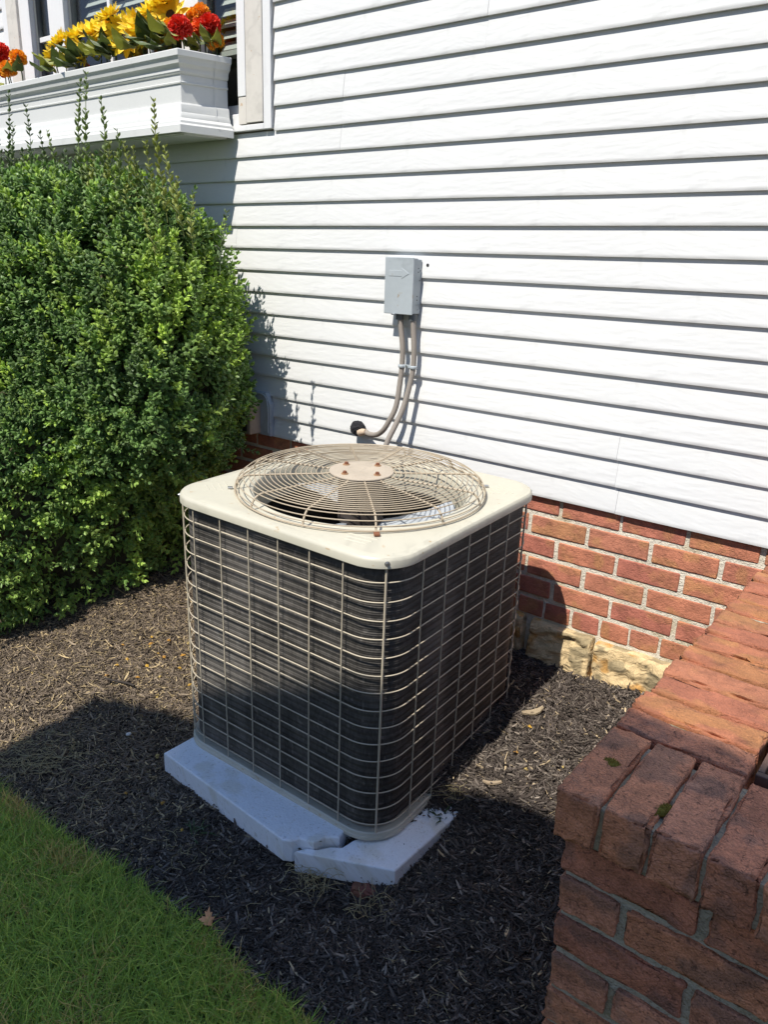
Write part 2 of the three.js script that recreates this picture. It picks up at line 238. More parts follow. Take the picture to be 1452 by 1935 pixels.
/* ---------- the house wall: siding ---------- */
const E = 0.09144;
const house = thing('siding_wall', 'white vinyl clapboard siding wall of the house, weathered under its laps', 'wall');
{
  const prof = [[-0.0125, 0.0012], [-0.003, 0], [-0.0008, 0.0008], [0, 0.0035], [-0.0004, 0.012], [-0.0112, E + 0.0016], [-0.019, E + 0.0016], [-0.019, 0.0012]];
  const seams = (k) => { const p = k >> 1; if (k < 3) return [0.167 + [0.012, 0, -0.006][k]]; if (k >= 13 && k <= 15) return [-1.081 + (k - 14) * 0.006]; if (k >= 16 && k <= 19) return [-0.454]; if (k === 9 || k === 10) return [-1.7, 1.9]; return [[-2.6, 0.95, -3.4, 1.25][p % 4], p % 3 ? 2.3 : 1.7].filter((x) => x < 2.4); };
  const g = (k, x0, x1) => { const b = alongX(prof, x0, x1, k * 1.37 + x0 * 0.7, Math.max(1, Math.ceil((x1 - x0) / 0.25)), 0.0022); b.translate(0, k * E, x0 > -4.9 && x0 < 2 ? 0.0007 * ((k * 7 + Math.round(x0 * 10)) % 2) : 0); part('siding_board', b, M.vinyl, house); };
  for (let k = 0; k < 31; k++) {
    const runs = k < 14 || k > 27 ? [[-5.2, 2.6]] : [[-5.2, -3.53], [-1.449, 2.6]];
    for (const [a, b] of runs) { let x = a; for (const s of [...seams(k).filter((v) => v > a + 0.1 && v < b - 0.1)].sort((p, q) => p - q)) { g(k, x, s + 0.0); x = s + 0.0008; } g(k, x, b); }
  }
  const w = (x0, x1, y0, y1) => part('sheathing', box(x1 - x0, y1 - y0, 0.17, (x0 + x1) / 2, (y0 + y1) / 2, -0.106), M.sheath, house);
  w(-5.2, 2.6, 0.012, 1.30); w(-5.2, -3.42, 1.30, 2.54); w(-1.60, 2.6, 1.30, 2.54); w(-5.2, 2.6, 2.54, 2.85);
  part('hole_shade_disc', new THREE.CylinderGeometry(0.0058, 0.0058, 0.004, 16).rotateX(Math.PI / 2).translate(-0.647, 0.778, -0.005), M.dark, house);  // near-black disc, its colour standing for the shade inside a hole
}
/* ---------- foundation: bricks on limestone ---------- */
{
  const f = thing('brick_foundation', 'red brick foundation wall below the white siding with pale mortar joints', 'wall');
  part('mortar', worldUV(box(7.6, 0.9, 0.2, -1.3, -0.44, -0.1222), 2.2), M.mortarWall, f);
  const L = 0.2255, RP = 0.0814, variants = [], halves = [];
  for (let i = 0; i < 7; i++) { variants.push(softBox(L - 0.0135, 0.0662, 0.09, 0.005, [5, 2, 1], 0.0032, i * 3.7 + 1, 2)); halves.push(softBox(L / 2 - 0.012, 0.0665, 0.09, 0.006, [3, 2, 1], 0.0042, i * 2.3 + 9, 2)); }
  for (let r = 0; r < 7; r++) {
    const y = -0.0277 - r * RP;
    if (r < 5) for (let i = -19; i < 8; i++) {
      const x = -0.0269 + (i + 0.5 + (r % 2 ? 0.5 : 0)) * L; if (x < -4.2) continue;
      const b = part('brick', pick(variants), pick(M.wallBricks), f); b.position.set(x + rr(-0.002, 0.002), y + rr(-0.0012, 0.0012), -0.0635 + rr(-0.0015, 0.0015)); if (rnd() < 0.5) b.rotation.z = Math.PI;
    } else for (let i = -24; i < 12; i++) {
      const x = -0.05 + (i + 0.5) * L * 0.5 * 0.97; if (r === 6 && x > -0.25) continue;
      const b = part('brick', pick(halves), pick(M.wallBricks), f); b.position.set(x + rr(-0.002, 0.002), y + rr(-0.002, 0.002), -0.0635 + rr(-0.0015, 0.0015));
    }
  }
  const ledge = (w, h, i) => { const g = softBox(w, h, 0.13, 0.012, [30, 22, 4], 0.004, i * 4.3 + 2, 3.1), a = g.attributes.position, I = g.index; for (let k = 0; k < a.count; k++) { const x = a.getX(k), y = a.getY(k), z = a.getZ(k), wv = N2.fbm(x * 9 + i * 5 + 30, y * 4 + 30, 4096, 4096, 3), l = N1.fbm(x * 6 + wv * 2 + i * 9 + 30, y * 34 + wv * 7 + 60, 4096, 4096, 3), m = N3.fbm(x * 30 + 40, y * 46 + i, 4096, 4096, 2); if (z > 0) a.setZ(k, z + 0.030 * (l - 0.5) + 0.012 * (m - 0.5) - 0.02 * Math.max(0, y / h + 0.1)); if (y > 0) a.setY(k, y + 0.02 * (wv - 0.5)); } const n = toCreasedNormals(g.toNonIndexed(), 0.9); return n; };
  const st = thing('limestone_footing', 'rough tan limestone blocks stained grey and orange under the brick wall', 'footing');
  const blocks = [[-0.28, 0.245, 0.26], [-0.005, 0.25, 0.22], [0.262, 0.265, 0.21], [0.53, 0.25, 0.2], [-0.56, 0.27, 0.2]];
  blocks.forEach(([x, w, h], i) => { const g = ledge(w, h, i); const b = part('stone', g, M.stone, st); b.position.set(x + 0.04, -0.485 - h / 2 + rr(0, 0.012), -0.045); });
}

/* ---------- window with its trim ---------- */
{
  const X0 = -3.37, X1 = -1.651, Y0 = 1.33, Y1 = 2.5;
  const w = thing('triple_window', 'white triple window with cream casing above the flower box', 'window');
  const b = (n, x0, x1, y0, y1, z0, z1, m, r = 0.0025) => part(n, softBox(x1 - x0, y1 - y0, z1 - z0, r, [1, 1, 1], 0, x0 * 3 + y0, 1).translate((x0 + x1) / 2, (y0 + y1) / 2, (z0 + z1) / 2), m, w);
  b('casing', -1.602, -1.503, 1.318, Y1, -0.02, 0.012, M.trimCream); b('casing', -1.651, -1.6035, 1.42, Y1, -0.02, 0.013, M.trimWhite); b('casing', -1.651, -1.6035, 1.314, 1.4185, -0.02, 0.0105, M.trimCream);
  b('casing', -3.475, X0, 1.318, Y1, -0.02, 0.012, M.trimCream);
  b('channel', -1.5015, -1.457, 1.2895, Y1, -0.018, 0.009, M.trimWhite); b('channel', -3.525, -3.4765, 1.2895, Y1, -0.018, 0.009, M.trimWhite); b('channel', -3.475, -1.503, 1.2895, 1.312, -0.018, 0.0085, M.trimWhite);
  b('frame', X0 + 0.001, -3.27, Y0, Y1, -0.075, -0.002, M.trimWhite); b('frame', X0, X1, 1.314, 1.36, -0.076, -0.004, M.trimWhite);
  b('mullion', -3.085, -2.945, Y0 + 0.03, Y1, -0.074, -0.001, M.trimWhite); b('mullion', -2.025, -1.905, Y0 + 0.03, Y1, -0.074, -0.001, M.trimWhite);
  const panes = [[-3.27, -3.085], [-2.945, -2.025], [-1.905, -1.652]];
  for (const [a, c] of panes) {
    const p = part('pane', box(c - a, Y1 - 1.36, 0.004, (a + c) / 2, (1.36 + Y1) / 2, -0.05), M.glass, w);
    b('muntin', a + 0.001, c - 0.001, 1.822, 1.846, -0.058, -0.038, M.trimWhite, 0.002);
    if (c - a > 0.6) for (const t of [0.36, 0.69]) b('muntin', lerp(a, c, t) - 0.011, lerp(a, c, t) + 0.011, 1.361, Y1, -0.057, -0.039, M.trimWhite, 0.002);
    for (const [p0, p1] of [[a, a + 0.022], [c - 0.022, c]]) b('sash', p0 + 0.0005, p1 - 0.0005, 1.361, Y1, -0.062, -0.03, M.greyDark, 0.002);
    b('sash', a + 0.024, c - 0.024, 1.362, 1.40, -0.062, -0.031, M.trimWhite, 0.002);
  }
  const rm = thing('dark_room', 'dark unlit room behind the window panes', 'room');
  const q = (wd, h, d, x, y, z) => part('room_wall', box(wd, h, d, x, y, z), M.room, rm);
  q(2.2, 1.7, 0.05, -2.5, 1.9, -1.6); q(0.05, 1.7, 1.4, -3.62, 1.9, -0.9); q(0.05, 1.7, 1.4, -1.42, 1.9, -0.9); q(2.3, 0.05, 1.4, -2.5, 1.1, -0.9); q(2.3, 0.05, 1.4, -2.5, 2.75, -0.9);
  const slat = new THREE.BoxGeometry(1, 0.002, 0.046);
  for (const [a, c, y0, lab] of [[-2.925, -2.045, 1.80, 'white slatted blind behind the wide middle pane'], [-1.89, -1.66, 1.66, 'white slatted blind behind the narrow right pane']]) {
    const bl = thing('window_blind', lab, 'blind');
    for (let y = y0; y < Y1; y += 0.043) { const s = part('slat', slat, M.blind, bl); s.scale.x = c - a; s.position.set((a + c) / 2, y, -0.125); s.rotation.x = 0.95; }
    part('bottom_rail', box(c - a, 0.02, 0.05, (a + c) / 2, y0 - 0.035, -0.125), M.blind, bl);
  }
}
/* ---------- flower box ---------- */
const BOXTOP = 1.568;
{
  const fb = thing('flower_box', 'white window box with moulded rims hanging below the window', 'flower box');
  const prof = [[0.036, 1.2625], [0.038, 1.2645], [0.038, 1.292], [0.034, 1.297], [0.030, 1.300], [0.029, 1.309], [0.023, 1.316], [0.017, 1.321], [0.016, 1.332], [0.010, 1.344], [0.009, 1.372], [0.006, 1.378], [0.0, 1.380], [0.0, 1.449], [0.005, 1.451], [0.006, 1.456], [0.001, 1.459], [0.001, 1.484], [0.006, 1.486], [0.008, 1.491], [0.010, 1.4935], [0.010, 1.505], [0.015, 1.514], [0.022, 1.520], [0.024, 1.531], [0.028, 1.540], [0.033, 1.545], [0.034, 1.565], [0.032, 1.568], [-0.012, 1.568], [-0.014, 1.565], [-0.014, 1.262]];
  const path = (d) => [[-4.35, 0.205 + d], [-1.778 + d * 0.9, 0.205 + d], [-1.712 + d * 0.9, 0.016]];
  const pieces = prof.map(([d, y]) => path(d).map(([x, z]) => [x, y, z]));
  const face = (i) => strips(pieces.map((r) => [r[i], r[i + 1]]), false, 0.45, 1);
  part('front_panel', face(0), M.boxWhite, fb); part('end_panel', face(1), M.boxWhite, fb, 'short right end of the box with its mitred joint');
  const strip = strips(prof.slice(2, 28).map(([d, y]) => { const [, p1, p2] = path(d + 0.0016); const at = (t) => [lerp(p1[0], p2[0], t), y, lerp(p1[1], p2[1], t)]; return [at(0.70), at(0.728)]; }), false, 0.5); part('corner_joint', strip, M.boxWhite, fb);
  part('bottom_panel', box(2.64, 0.012, 0.2, -3.06, 1.270, 0.108), M.boxWhite, fb); part('back_panel', box(2.62, 0.29, 0.014, -3.05, 1.42, 0.024), M.boxWhite, fb);
  part('soil', box(2.58, 0.02, 0.17, -3.06, 1.52, 0.115), M.mulch, fb);
}

/* ---------- vent, disconnect box, conduits ---------- */
{
  const v = thing('dryer_vent', 'grey dryer vent cover with tan hood low on the wall beside the bush', 'vent', [0, 0, 0]);
  const s = new THREE.Shape([[-1.70, 0.008], [-1.472, 0.008], [-1.474, 0.150], [-1.500, 0.197], [-1.70, 0.197]].map((p) => new THREE.Vector2(...p)));
  part('mounting_plate', new THREE.ExtrudeGeometry(s, { depth: 0.018, bevelEnabled: true, bevelSize: 0.004, bevelThickness: 0.004, bevelSegments: 2 }).translate(0, 0, 0.002), M.greyBox, v);
  const rim = tube([[-1.69, 0.187, 0.026], [-1.503, 0.187, 0.026], [-1.483, 0.147, 0.026], [-1.481, 0.018, 0.026]], 0.0035, 30, 6, false, 0.1); part('raised_rim', rim, M.greyBox, v);
  part('hood', softBox(0.13, 0.15, 0.07, 0.008, [2, 2, 2], 0.001, 4, 1).translate(-1.595, 0.085, 0.055), mat(C(0.42, 0.34, 0.25), 0.7, { map: T.paint }), v);
  part('opening_shade', box(0.10, 0.11, 0.004, -1.6, 0.08, 0.0925), M.dark, v);  // near-black sheet on the hood, painted as the shade of its mouth

  const d = thing('disconnect_box', 'grey electrical disconnect box with embossed arrow on the white siding', 'electrical box');
  const bx = [-0.802, -0.668], by = [0.598, 0.803], cxm = (bx[0] + bx[1]) / 2, cym = (by[0] + by[1]) / 2;
  part('back_box', softBox(0.122, 0.196, 0.05, 0.003, [1, 1, 1], 0, 1, 1).translate(cxm + 0.002, cym - 0.001, 0.022), M.greyBox, d);
  const cover = part('cover', softBox(bx[1] - bx[0], by[1] - by[0], 0.006, 0.0028, [2, 2, 1], 0.0004, 2, 1).translate(cxm, cym, 0.051), M.greyBox, d);
  part('cover_lip', box(0.0025, by[1] - by[0] - 0.012, 0.022, bx[1] - 0.0032, cym, 0.0385), M.greyBox, d);
  part('cover_lip', box(bx[1] - bx[0] - 0.012, 0.0025, 0.03, cxm, by[1] - 0.0042, 0.0345), M.greyBox, d);
  const ar = new THREE.Shape([[-0.048, 0.0135], [0.012, 0.0135], [0.012, 0.022], [0.045, 0.004], [0.012, -0.014], [0.012, -0.006], [-0.048, -0.006]].map((p) => new THREE.Vector2(...p)));
  part('arrow', new THREE.ExtrudeGeometry(ar, { depth: 0.0006, bevelEnabled: true, bevelSize: 0.0007, bevelThickness: 0.0007, bevelSegments: 2 }).translate(cxm + 0.002, 0.742, 0.0539), M.greyBox, d);
  for (const [y, z] of [[0.765, 0.018], [0.752, 0.018], [0.757, 0.006], [0.722, 0.008], [0.665, 0.020], [0.652, 0.020]]) part('screw_shade_disc', new THREE.CylinderGeometry(0.0023, 0.0023, 0.003, 10).rotateZ(Math.PI / 2).translate(cxm + 0.0622, y, z), M.dark, d);  // near-black discs painted as the shade in small holes
  part('knockout', new THREE.TorusGeometry(0.0115, 0.0011, 8, 26).rotateY(Math.PI / 2).translate(cxm + 0.0636, 0.627, 0.018), M.greyBox, d); part('knockout', new THREE.CylinderGeometry(0.0085, 0.0085, 0.002, 24).rotateZ(Math.PI / 2).translate(cxm + 0.0633, 0.627, 0.018), M.greyBox, d);
  part('hasp', box(0.022, 0.006, 0.012, cxm - 0.015, by[0] - 0.001, 0.053), M.greyDark, d); part('hasp', box(0.012, 0.004, 0.004, cxm - 0.014, by[0] + 0.001, 0.0595), M.greyBox, d);
  part('bottom_plate', box(0.114, 0.003, 0.046, cxm + 0.002, by[0] + 0.002, 0.022), M.greyDark, d);
  for (const x of [-0.744, -0.682]) part('conduit_fitting', new THREE.CylinderGeometry(0.0155, 0.0155, 0.022, 18).translate(x, by[0] - 0.010, 0.027), M.greyDark, d);

  const pl = [[-0.744, 0.60, 0.027], [-0.735, 0.545, 0.028], [-0.722, 0.47, 0.03], [-0.721, 0.40, 0.031], [-0.723, 0.346, 0.036], [-0.730, 0.243, 0.05], [-0.750, 0.19, 0.062], [-0.775, 0.15, 0.064], [-0.82, 0.121, 0.05], [-0.875, 0.112, 0.034], [-0.905, 0.116, 0.02]];
  const pr = [[-0.681, 0.60, 0.027], [-0.676, 0.545, 0.028], [-0.668, 0.472, 0.03], [-0.667, 0.40, 0.031], [-0.672, 0.352, 0.037], [-0.685, 0.25, 0.06], [-0.700, 0.18, 0.088], [-0.714, 0.12, 0.115], [-0.722, 0.02, 0.15], [-0.72, -0.15, 0.19], [-0.70, -0.35, 0.235]];
  tag(mesh('conduit', tube(pl, 0.0105, 90, 12), M.whip), 'brown grey flexible conduit curving left from the electrical box to the black plug', 'conduit');
  tag(mesh('conduit', tube(pr, 0.0105, 90, 12), M.whip), 'brown grey flexible conduit dropping from the electrical box behind the condenser', 'conduit');
  const cl = thing('conduit_clamp', 'small pale clamp strapping the two conduits to the siding', 'clamp');
  for (const x of [-0.721, -0.667]) part('strap', new THREE.TorusGeometry(0.0128, 0.003, 8, 24).scale(1, 1, 2.2).rotateX(Math.PI / 2).translate(x, 0.404, 0.031), M.greyBox, cl);
  part('bridge', box(0.038, 0.011, 0.005, -0.694, 0.406, 0.033), M.greyBox, cl); part('bolt', new THREE.CylinderGeometry(0.004, 0.004, 0.008, 8).rotateX(Math.PI / 2).translate(-0.694, 0.406, 0.038), M.steel, cl);

  const p = thing('foam_plug', 'black foam plug with a tan collar where the conduit enters the wall', 'plug');
  const fg = new THREE.IcosahedronGeometry(0.031, 5); { const a = fg.attributes.position; for (let i = 0; i < a.count; i++) { const x = a.getX(i), y = a.getY(i), z = a.getZ(i), k = 1 + 0.3 * (h3(x * 130 + 8, y * 130 + 8, z * 130 + 8) - 0.5); a.setXYZ(i, x * k, y * k, z * k); } fg.computeVertexNormals(); }
  part('foam', fg.translate(-0.947, 0.124, 0.02), M.foam, p); part('collar', new THREE.CylinderGeometry(0.011, 0.017, 0.034, 14).rotateZ(-1.35).translate(-0.912, 0.114, 0.03), mat(C(0.55, 0.42, 0.30), 0.8), p);
}

/* ---------- the condenser ---------- */
const AX = 0.4152, AZ = 0.4146;
{
  const ac = thing('condenser', 'cream outdoor air conditioner condenser with wire grille on a broken concrete pad', 'air conditioner', [-0.4103, -0.758, 0.6378]);
  ac.rotation.set(0.0255, 0.0352, -0.0252, 'ZXY');                   // it leans towards the broken front corner of its pad
  const Y = (y) => y + 0.758;                                       // world heights to heights above the base
  const rsq = (a, b, r, n = 24) => { const o = []; for (const [sx, sz, t0] of [[1, 1, 0], [-1, 1, 1], [-1, -1, 2], [1, -1, 3]]) for (let i = 0; i <= n; i++) { const t = (t0 + i / n) * Math.PI / 2; o.push([sx * (a - r) + r * Math.cos(t), sz * (b - r) + r * Math.sin(t)]); } return o; };
  const rad = (a, b, r, t) => { const c = Math.cos(t), s = Math.sin(t), k = Math.min(a / Math.abs(c), b / Math.abs(s)), x = Math.abs(c * k), y = Math.abs(s * k); if (x > a - r && y > b - r) { const px = a - r, py = b - r, ac2 = Math.abs(c), as = Math.abs(s), B = px * ac2 + py * as, D = B * B - (px * px + py * py - r * r); return [c * (B + Math.sqrt(D)), s * (B + Math.sqrt(D))]; } return [c * k, s * k]; };
  const loop = (a, b, r, y, n) => rsq(a, b, r, n).map(([x, z]) => [x, y, z]);
  const CR = 0.118, top = Y(0.1145), low = Y(0.0798);
  { // cap: shroud lip, plate, rolled edge, skirt, underside
    const n = 192, ang = Array.from({ length: n }, (_, i) => i / n * 2 * Math.PI + 0.0001), circ = (r, y) => ang.map((t) => [r * Math.cos(t), y, r * Math.sin(t)]), sq = (o, y) => ang.map((t) => { const [x, z] = rad(AX + 0.010 + o, AZ + 0.010 + o, CR + o, t); return [x, y, z]; });
    const rings = [circ(0.322, top - 0.10), circ(0.324, top - 0.045), circ(0.327, top - 0.014), circ(0.333, top - 0.004), circ(0.342, top + 0.001), circ(0.352, top - 0.002), circ(0.362, top - 0.004)];
    const cap = strips([...rings, sq(-0.03, top - 0.004), sq(-0.012, top - 0.0045), sq(-0.006, top - 0.006), sq(-0.002, top - 0.010), sq(0, top - 0.015), sq(0.0005, low + 0.002), sq(-0.001, low), sq(-0.018, low), sq(-0.02, low + 0.012)], true, 0.5);
    part('top_cap', cap, M.cream, ac);
    for (const [cx, cz, a, cnt] of [[-0.335, 0.29, -0.55, 4], [0.33, -0.28, -0.55, 4], [0.26, 0.345, 0.15, 3]]) for (let i = 0; i < cnt; i++) { const q = part('stiffening_rib', softBox(0.09 - i * 0.012, 0.003, 0.006, 0.0014, [1, 1, 1], 0, 1, 1), M.cream, ac); q.position.set(cx + Math.sin(a) * (i - 1.5) * 0.020, top - 0.0042, cz + Math.cos(a) * (i - 1.5) * 0.020); q.rotation.y = a; }
  }
  const screw = (x, y, z, dir, m = M.steel) => { const q = part('screw', new THREE.CylinderGeometry(0.0042, 0.0048, 0.005, 10), m, ac); q.position.set(x, y, z); if (dir) q.quaternion.setFromUnitVectors(V(0, 1, 0), dir.normalize()); const w = part('washer', new THREE.CylinderGeometry(0.0068, 0.0068, 0.0016, 14), m, ac); w.position.copy(q.position).addScaledVector(dir ?? V(0, 1, 0), -0.002); w.quaternion.copy(q.quaternion); };
  const corner = (sx, sz, o = 0) => { const k = CR + 0.010, q = Math.SQRT1_2; return [sx * (AX + 0.010 - CR + (CR + o) * q), sz * (AZ + 0.010 - CR + (CR + o) * q)]; };
  for (const [sx, sz] of [[1, 1], [-1, 1], [1, -1], [-1, -1]]) { const [x, z] = corner(sx, sz, 0.002); screw(x, (top + low) / 2 - 0.002, z, V(sx, 0, sz)); }
  // fan guard: hub, 12 spokes, rings that follow the dome
  const guard = sub('fan_guard', ac); guard.position.y = top;
  const GR = 0.388, dome = (r) => r < 0.345 ? 0.048 - 0.004 * ((r - 0.1) / 0.245) ** 1.5 : 0.044 - 0.040 * (1 - Math.sqrt(Math.max(0, 1 - ((r - 0.345) / (GR - 0.345)) ** 2)));
  const rs = []; for (let i = 0; i < 16; i++) rs.push(0.108 + i * (0.345 - 0.108) / 15); 
  for (const r of rs) { const q = part('guard_ring', new THREE.TorusGeometry(r, 0.0017, 6, 96).rotateX(Math.PI / 2), M.guard, guard); q.position.y = dome(r); }
  for (const [r, y] of [[0.363, 0.041], [0.378, 0.029], [0.3855, 0.015], [0.388, 0.003]]) { const q = part('guard_ring', new THREE.TorusGeometry(r, y < 0.01 ? 0.0027 : 0.0017, 6, 110).rotateX(Math.PI / 2), M.guard, guard); q.position.y = y; }
  for (let k = 0; k < 12; k++) {
    const t = -0.80 + k * Math.PI / 6, pts = [[0.085, 0.049]]; for (let i = 0; i <= 10; i++) { const r = lerp(0.12, 0.345, i / 10); pts.push([r, dome(r) - 0.004]); } for (const [r, y] of [[0.3585, 0.038], [0.371, 0.030], [0.379, 0.020], [0.3835, 0.010], [0.386, 0.002]]) pts.push([r, y]);
    const q = part('guard_spoke', tube(pts.map(([r, y]) => [r, y, 0]), 0.0031, 40, 7), M.guard, guard); q.rotation.y = t;
  }
  const hubG = toCreasedNormals(new THREE.LatheGeometry([[0, 0.0545], [0.034, 0.0545], [0.038, 0.0553], [0.042, 0.0563], [0.096, 0.0555], [0.1, 0.0545], [0.101, 0.0520], [0.0995, 0.0480], [0, 0.0480]].map((p) => new THREE.Vector2(...p)), 72), 0.4); part('hub', hubG, M.hub, guard);
  for (let k = 0; k < 4; k++) { const t = 0.15 + k * Math.PI / 2, q = part('hub_bolt', new THREE.CylinderGeometry(0.0055, 0.0075, 0.010, 8), M.rust, guard); q.position.set(Math.cos(t) * 0.07, 0.0605, Math.sin(t) * 0.07); const w = part('bolt_washer', new THREE.CylinderGeometry(0.0105, 0.011, 0.003, 14), mat(C(0.33, 0.19, 0.10), 0.85), guard); w.position.set(Math.cos(t) * 0.07, 0.0572, Math.sin(t) * 0.07); }
  for (const t of [0.80, 2.37, -0.77, -2.35]) { const rusty = t === 0.80, q = part('guard_clip', softBox(0.020, 0.007, 0.016, 0.002, [1, 1, 1], 0.0008, t * 3, 1), rusty ? M.rust : M.steel, guard, rusty ? 'rusted guard clip at the front corner' : undefined); q.position.set(Math.cos(t) * 0.402, 0.001, Math.sin(t) * 0.402); q.rotation.y = -t; q.scale.setScalar(rusty ? 1 : 0.75); }
  // inside: motor, blades, inner bottom
  part('motor', new THREE.CylinderGeometry(0.072, 0.072, 0.15, 32).translate(0, top - 0.03, 0), M.motor, ac); part('motor_mount', new THREE.CylinderGeometry(0.02, 0.02, 0.05, 16).translate(0, top + 0.02, 0), M.motor, ac);
  part('fan_hub', new THREE.CylinderGeometry(0.06, 0.06, 0.03, 24).translate(0, top - 0.12, 0), M.steel, ac);
  for (let k = 0; k < 3; k++) {
    const P = [], U = [], nr = 8, na = 8, at = (i, j) => { const r = lerp(0.06, 0.305, i / nr), w = lerp(0.25, 0.50, Math.sqrt(i / nr)), a = lerp(-w, w, j / na) - 0.15 * i / nr; return [r * Math.cos(a), top - 0.115 - Math.sin(a) * r * 0.30 + 0.01 * Math.cos(3 * a), r * Math.sin(a)]; };
    for (let i = 0; i < nr; i++) for (let j = 0; j < na; j++) { const a = at(i, j), b = at(i + 1, j), c = at(i + 1, j + 1), d = at(i, j + 1); P.push(...a, ...d, ...c, ...a, ...c, ...b); for (const q of [a, d, c, a, c, b]) U.push(q[0] * 2, q[2] * 2); }
    const q = part('fan_blade', toCreasedNormals(fromTris(P, U), 0.8), M.blade, ac); q.rotation.y = 0.28 + k * Math.PI * 2 / 3;
  }
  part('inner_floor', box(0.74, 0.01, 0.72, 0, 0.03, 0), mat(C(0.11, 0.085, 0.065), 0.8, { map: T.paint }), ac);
  // coil: stacked tubes wrapped round the unit
  { const rings = [], pitch = 0.0068, y0 = Y(-0.728), y1 = Y(0.073), a = AX - 0.013, b = AZ - 0.013, r = 0.097; for (let y = y0; y < y1; y += pitch) { for (const [o, f] of [[-0.0034, 0], [-0.0006, 0.25], [0.0008, 0.5], [-0.0006, 0.75]]) rings.push(loop(a + o, b + o, r + o, y + f * pitch, 10)); } part('coil', strips(rings, true, 2.2, 0.6), M.coil, ac);
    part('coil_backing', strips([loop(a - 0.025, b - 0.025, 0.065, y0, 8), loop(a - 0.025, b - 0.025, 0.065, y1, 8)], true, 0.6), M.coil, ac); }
  // grille: corner rods, upright rods, level wires
  const H0 = Y(-0.742), H1 = Y(0.086), WR = 0.110, up = (x, z, r, n) => { const q = part(n, new THREE.CylinderGeometry(r, r, H1 - H0, 8).translate(x, (H0 + H1) / 2, z), M.wire, ac); return q; };
  const co = AX - WR + (WR + 0.003) * Math.SQRT1_2, coz = AZ - WR + (WR + 0.003) * Math.SQRT1_2;
  for (const [sx, sz] of [[1, 1], [-1, 1], [1, -1], [-1, -1]]) up(sx * co, sz * coz, 0.0032, 'corner_rod');
  for (let i = 0; i < 6; i++) { const u = -0.0138 + (i - 2.5) * 0.1146; up(u, AZ + 0.0032, 0.0020, 'upright_rod'); up(u, -AZ - 0.0032, 0.0020, 'upright_rod'); const v = 0.0328 - (i - 2) * 0.1163; up(AX + 0.0032, v, 0.0020, 'upright_rod'); up(-AX - 0.0032, v, 0.0020, 'upright_rod'); }
  const wireLoop = (a, b, r, t, k) => { const n = 16, path = []; for (const [sx, sz, q] of [[1, 1, 0], [-1, 1, 1], [-1, -1, 2], [1, -1, 3]]) for (let i = 0; i <= n; i++) { const th = (q + i / n) * Math.PI / 2; path.push([sx * (a - r) + r * Math.cos(th), sz * (b - r) + r * Math.sin(th), Math.cos(th), Math.sin(th)]); }
    const full = path.flatMap((p0, i) => { const p1 = path[(i + 1) % path.length], m = (i + 1) % (n + 1) === 0 ? 8 : 1; return Array.from({ length: m }, (_, j) => p0.map((v, c) => lerp(v, p1[c], j / m))); });
    const N = full.length, P = [], Nn = [], I = [], S = 7; full.forEach(([x, z, nx, nz], i) => { const w = 0.0011 * Math.sin(i * 0.21 + k * 2.1); for (let j = 0; j < S; j++) { const f = j / S * 6.2832, c = Math.cos(f), d = Math.sin(f); P.push(x + nx * c * t, w + d * t, z + nz * c * t); Nn.push(nx * c, d, nz * c); } });
    for (let i = 0; i < N; i++) for (let j = 0; j < S; j++) { const A = i * S + j, B = i * S + (j + 1) % S, C2 = ((i + 1) % N) * S + (j + 1) % S, D = ((i + 1) % N) * S + j; I.push(A, B, C2, A, C2, D); }
    const g = new THREE.BufferGeometry(); g.setAttribute('position', new THREE.Float32BufferAttribute(P, 3)); g.setAttribute('normal', new THREE.Float32BufferAttribute(Nn, 3)); g.setAttribute('uv', new THREE.Float32BufferAttribute(P.flatMap((_, i) => i % 3 === 2 ? [P[i - 2] * 3 + P[i] * 3, P[i - 1]] : []), 2)); g.setIndex(I); return g; };
  for (let k = 0; k < 15; k++) part('grille_wire', wireLoop(AX, AZ, WR, 0.00185, k), M.wire, ac).position.y = Y(0.0375 - k * 0.0538);
  // base pan
  { const o = (d, y) => loop(AX + 0.002 + d, AZ + 0.002 + d, WR + 0.004 + d, y, 16); part('base_pan', strips([o(-0.03, 0.015), o(-0.006, 0.0165), o(0.002, 0.018), o(0.0055, 0.0155), o(0.0062, 0.012), o(0.0062, 0.006), o(0.0078, 0.004), o(0.0078, -0.006), o(0.005, -0.008), o(-0.05, -0.008)], true, 0.5), M.cream, ac); }
  const tw = part('bent_wire', tube([[AX + 0.004, 0.055, -0.075], [AX + 0.012, 0.035, -0.06], [AX + 0.008, 0.012, -0.045], [AX + 0.02, -0.004, -0.052]], 0.0026, 20, 6), M.wire, ac, 'bent broken end of a grille rod at the foot');
}

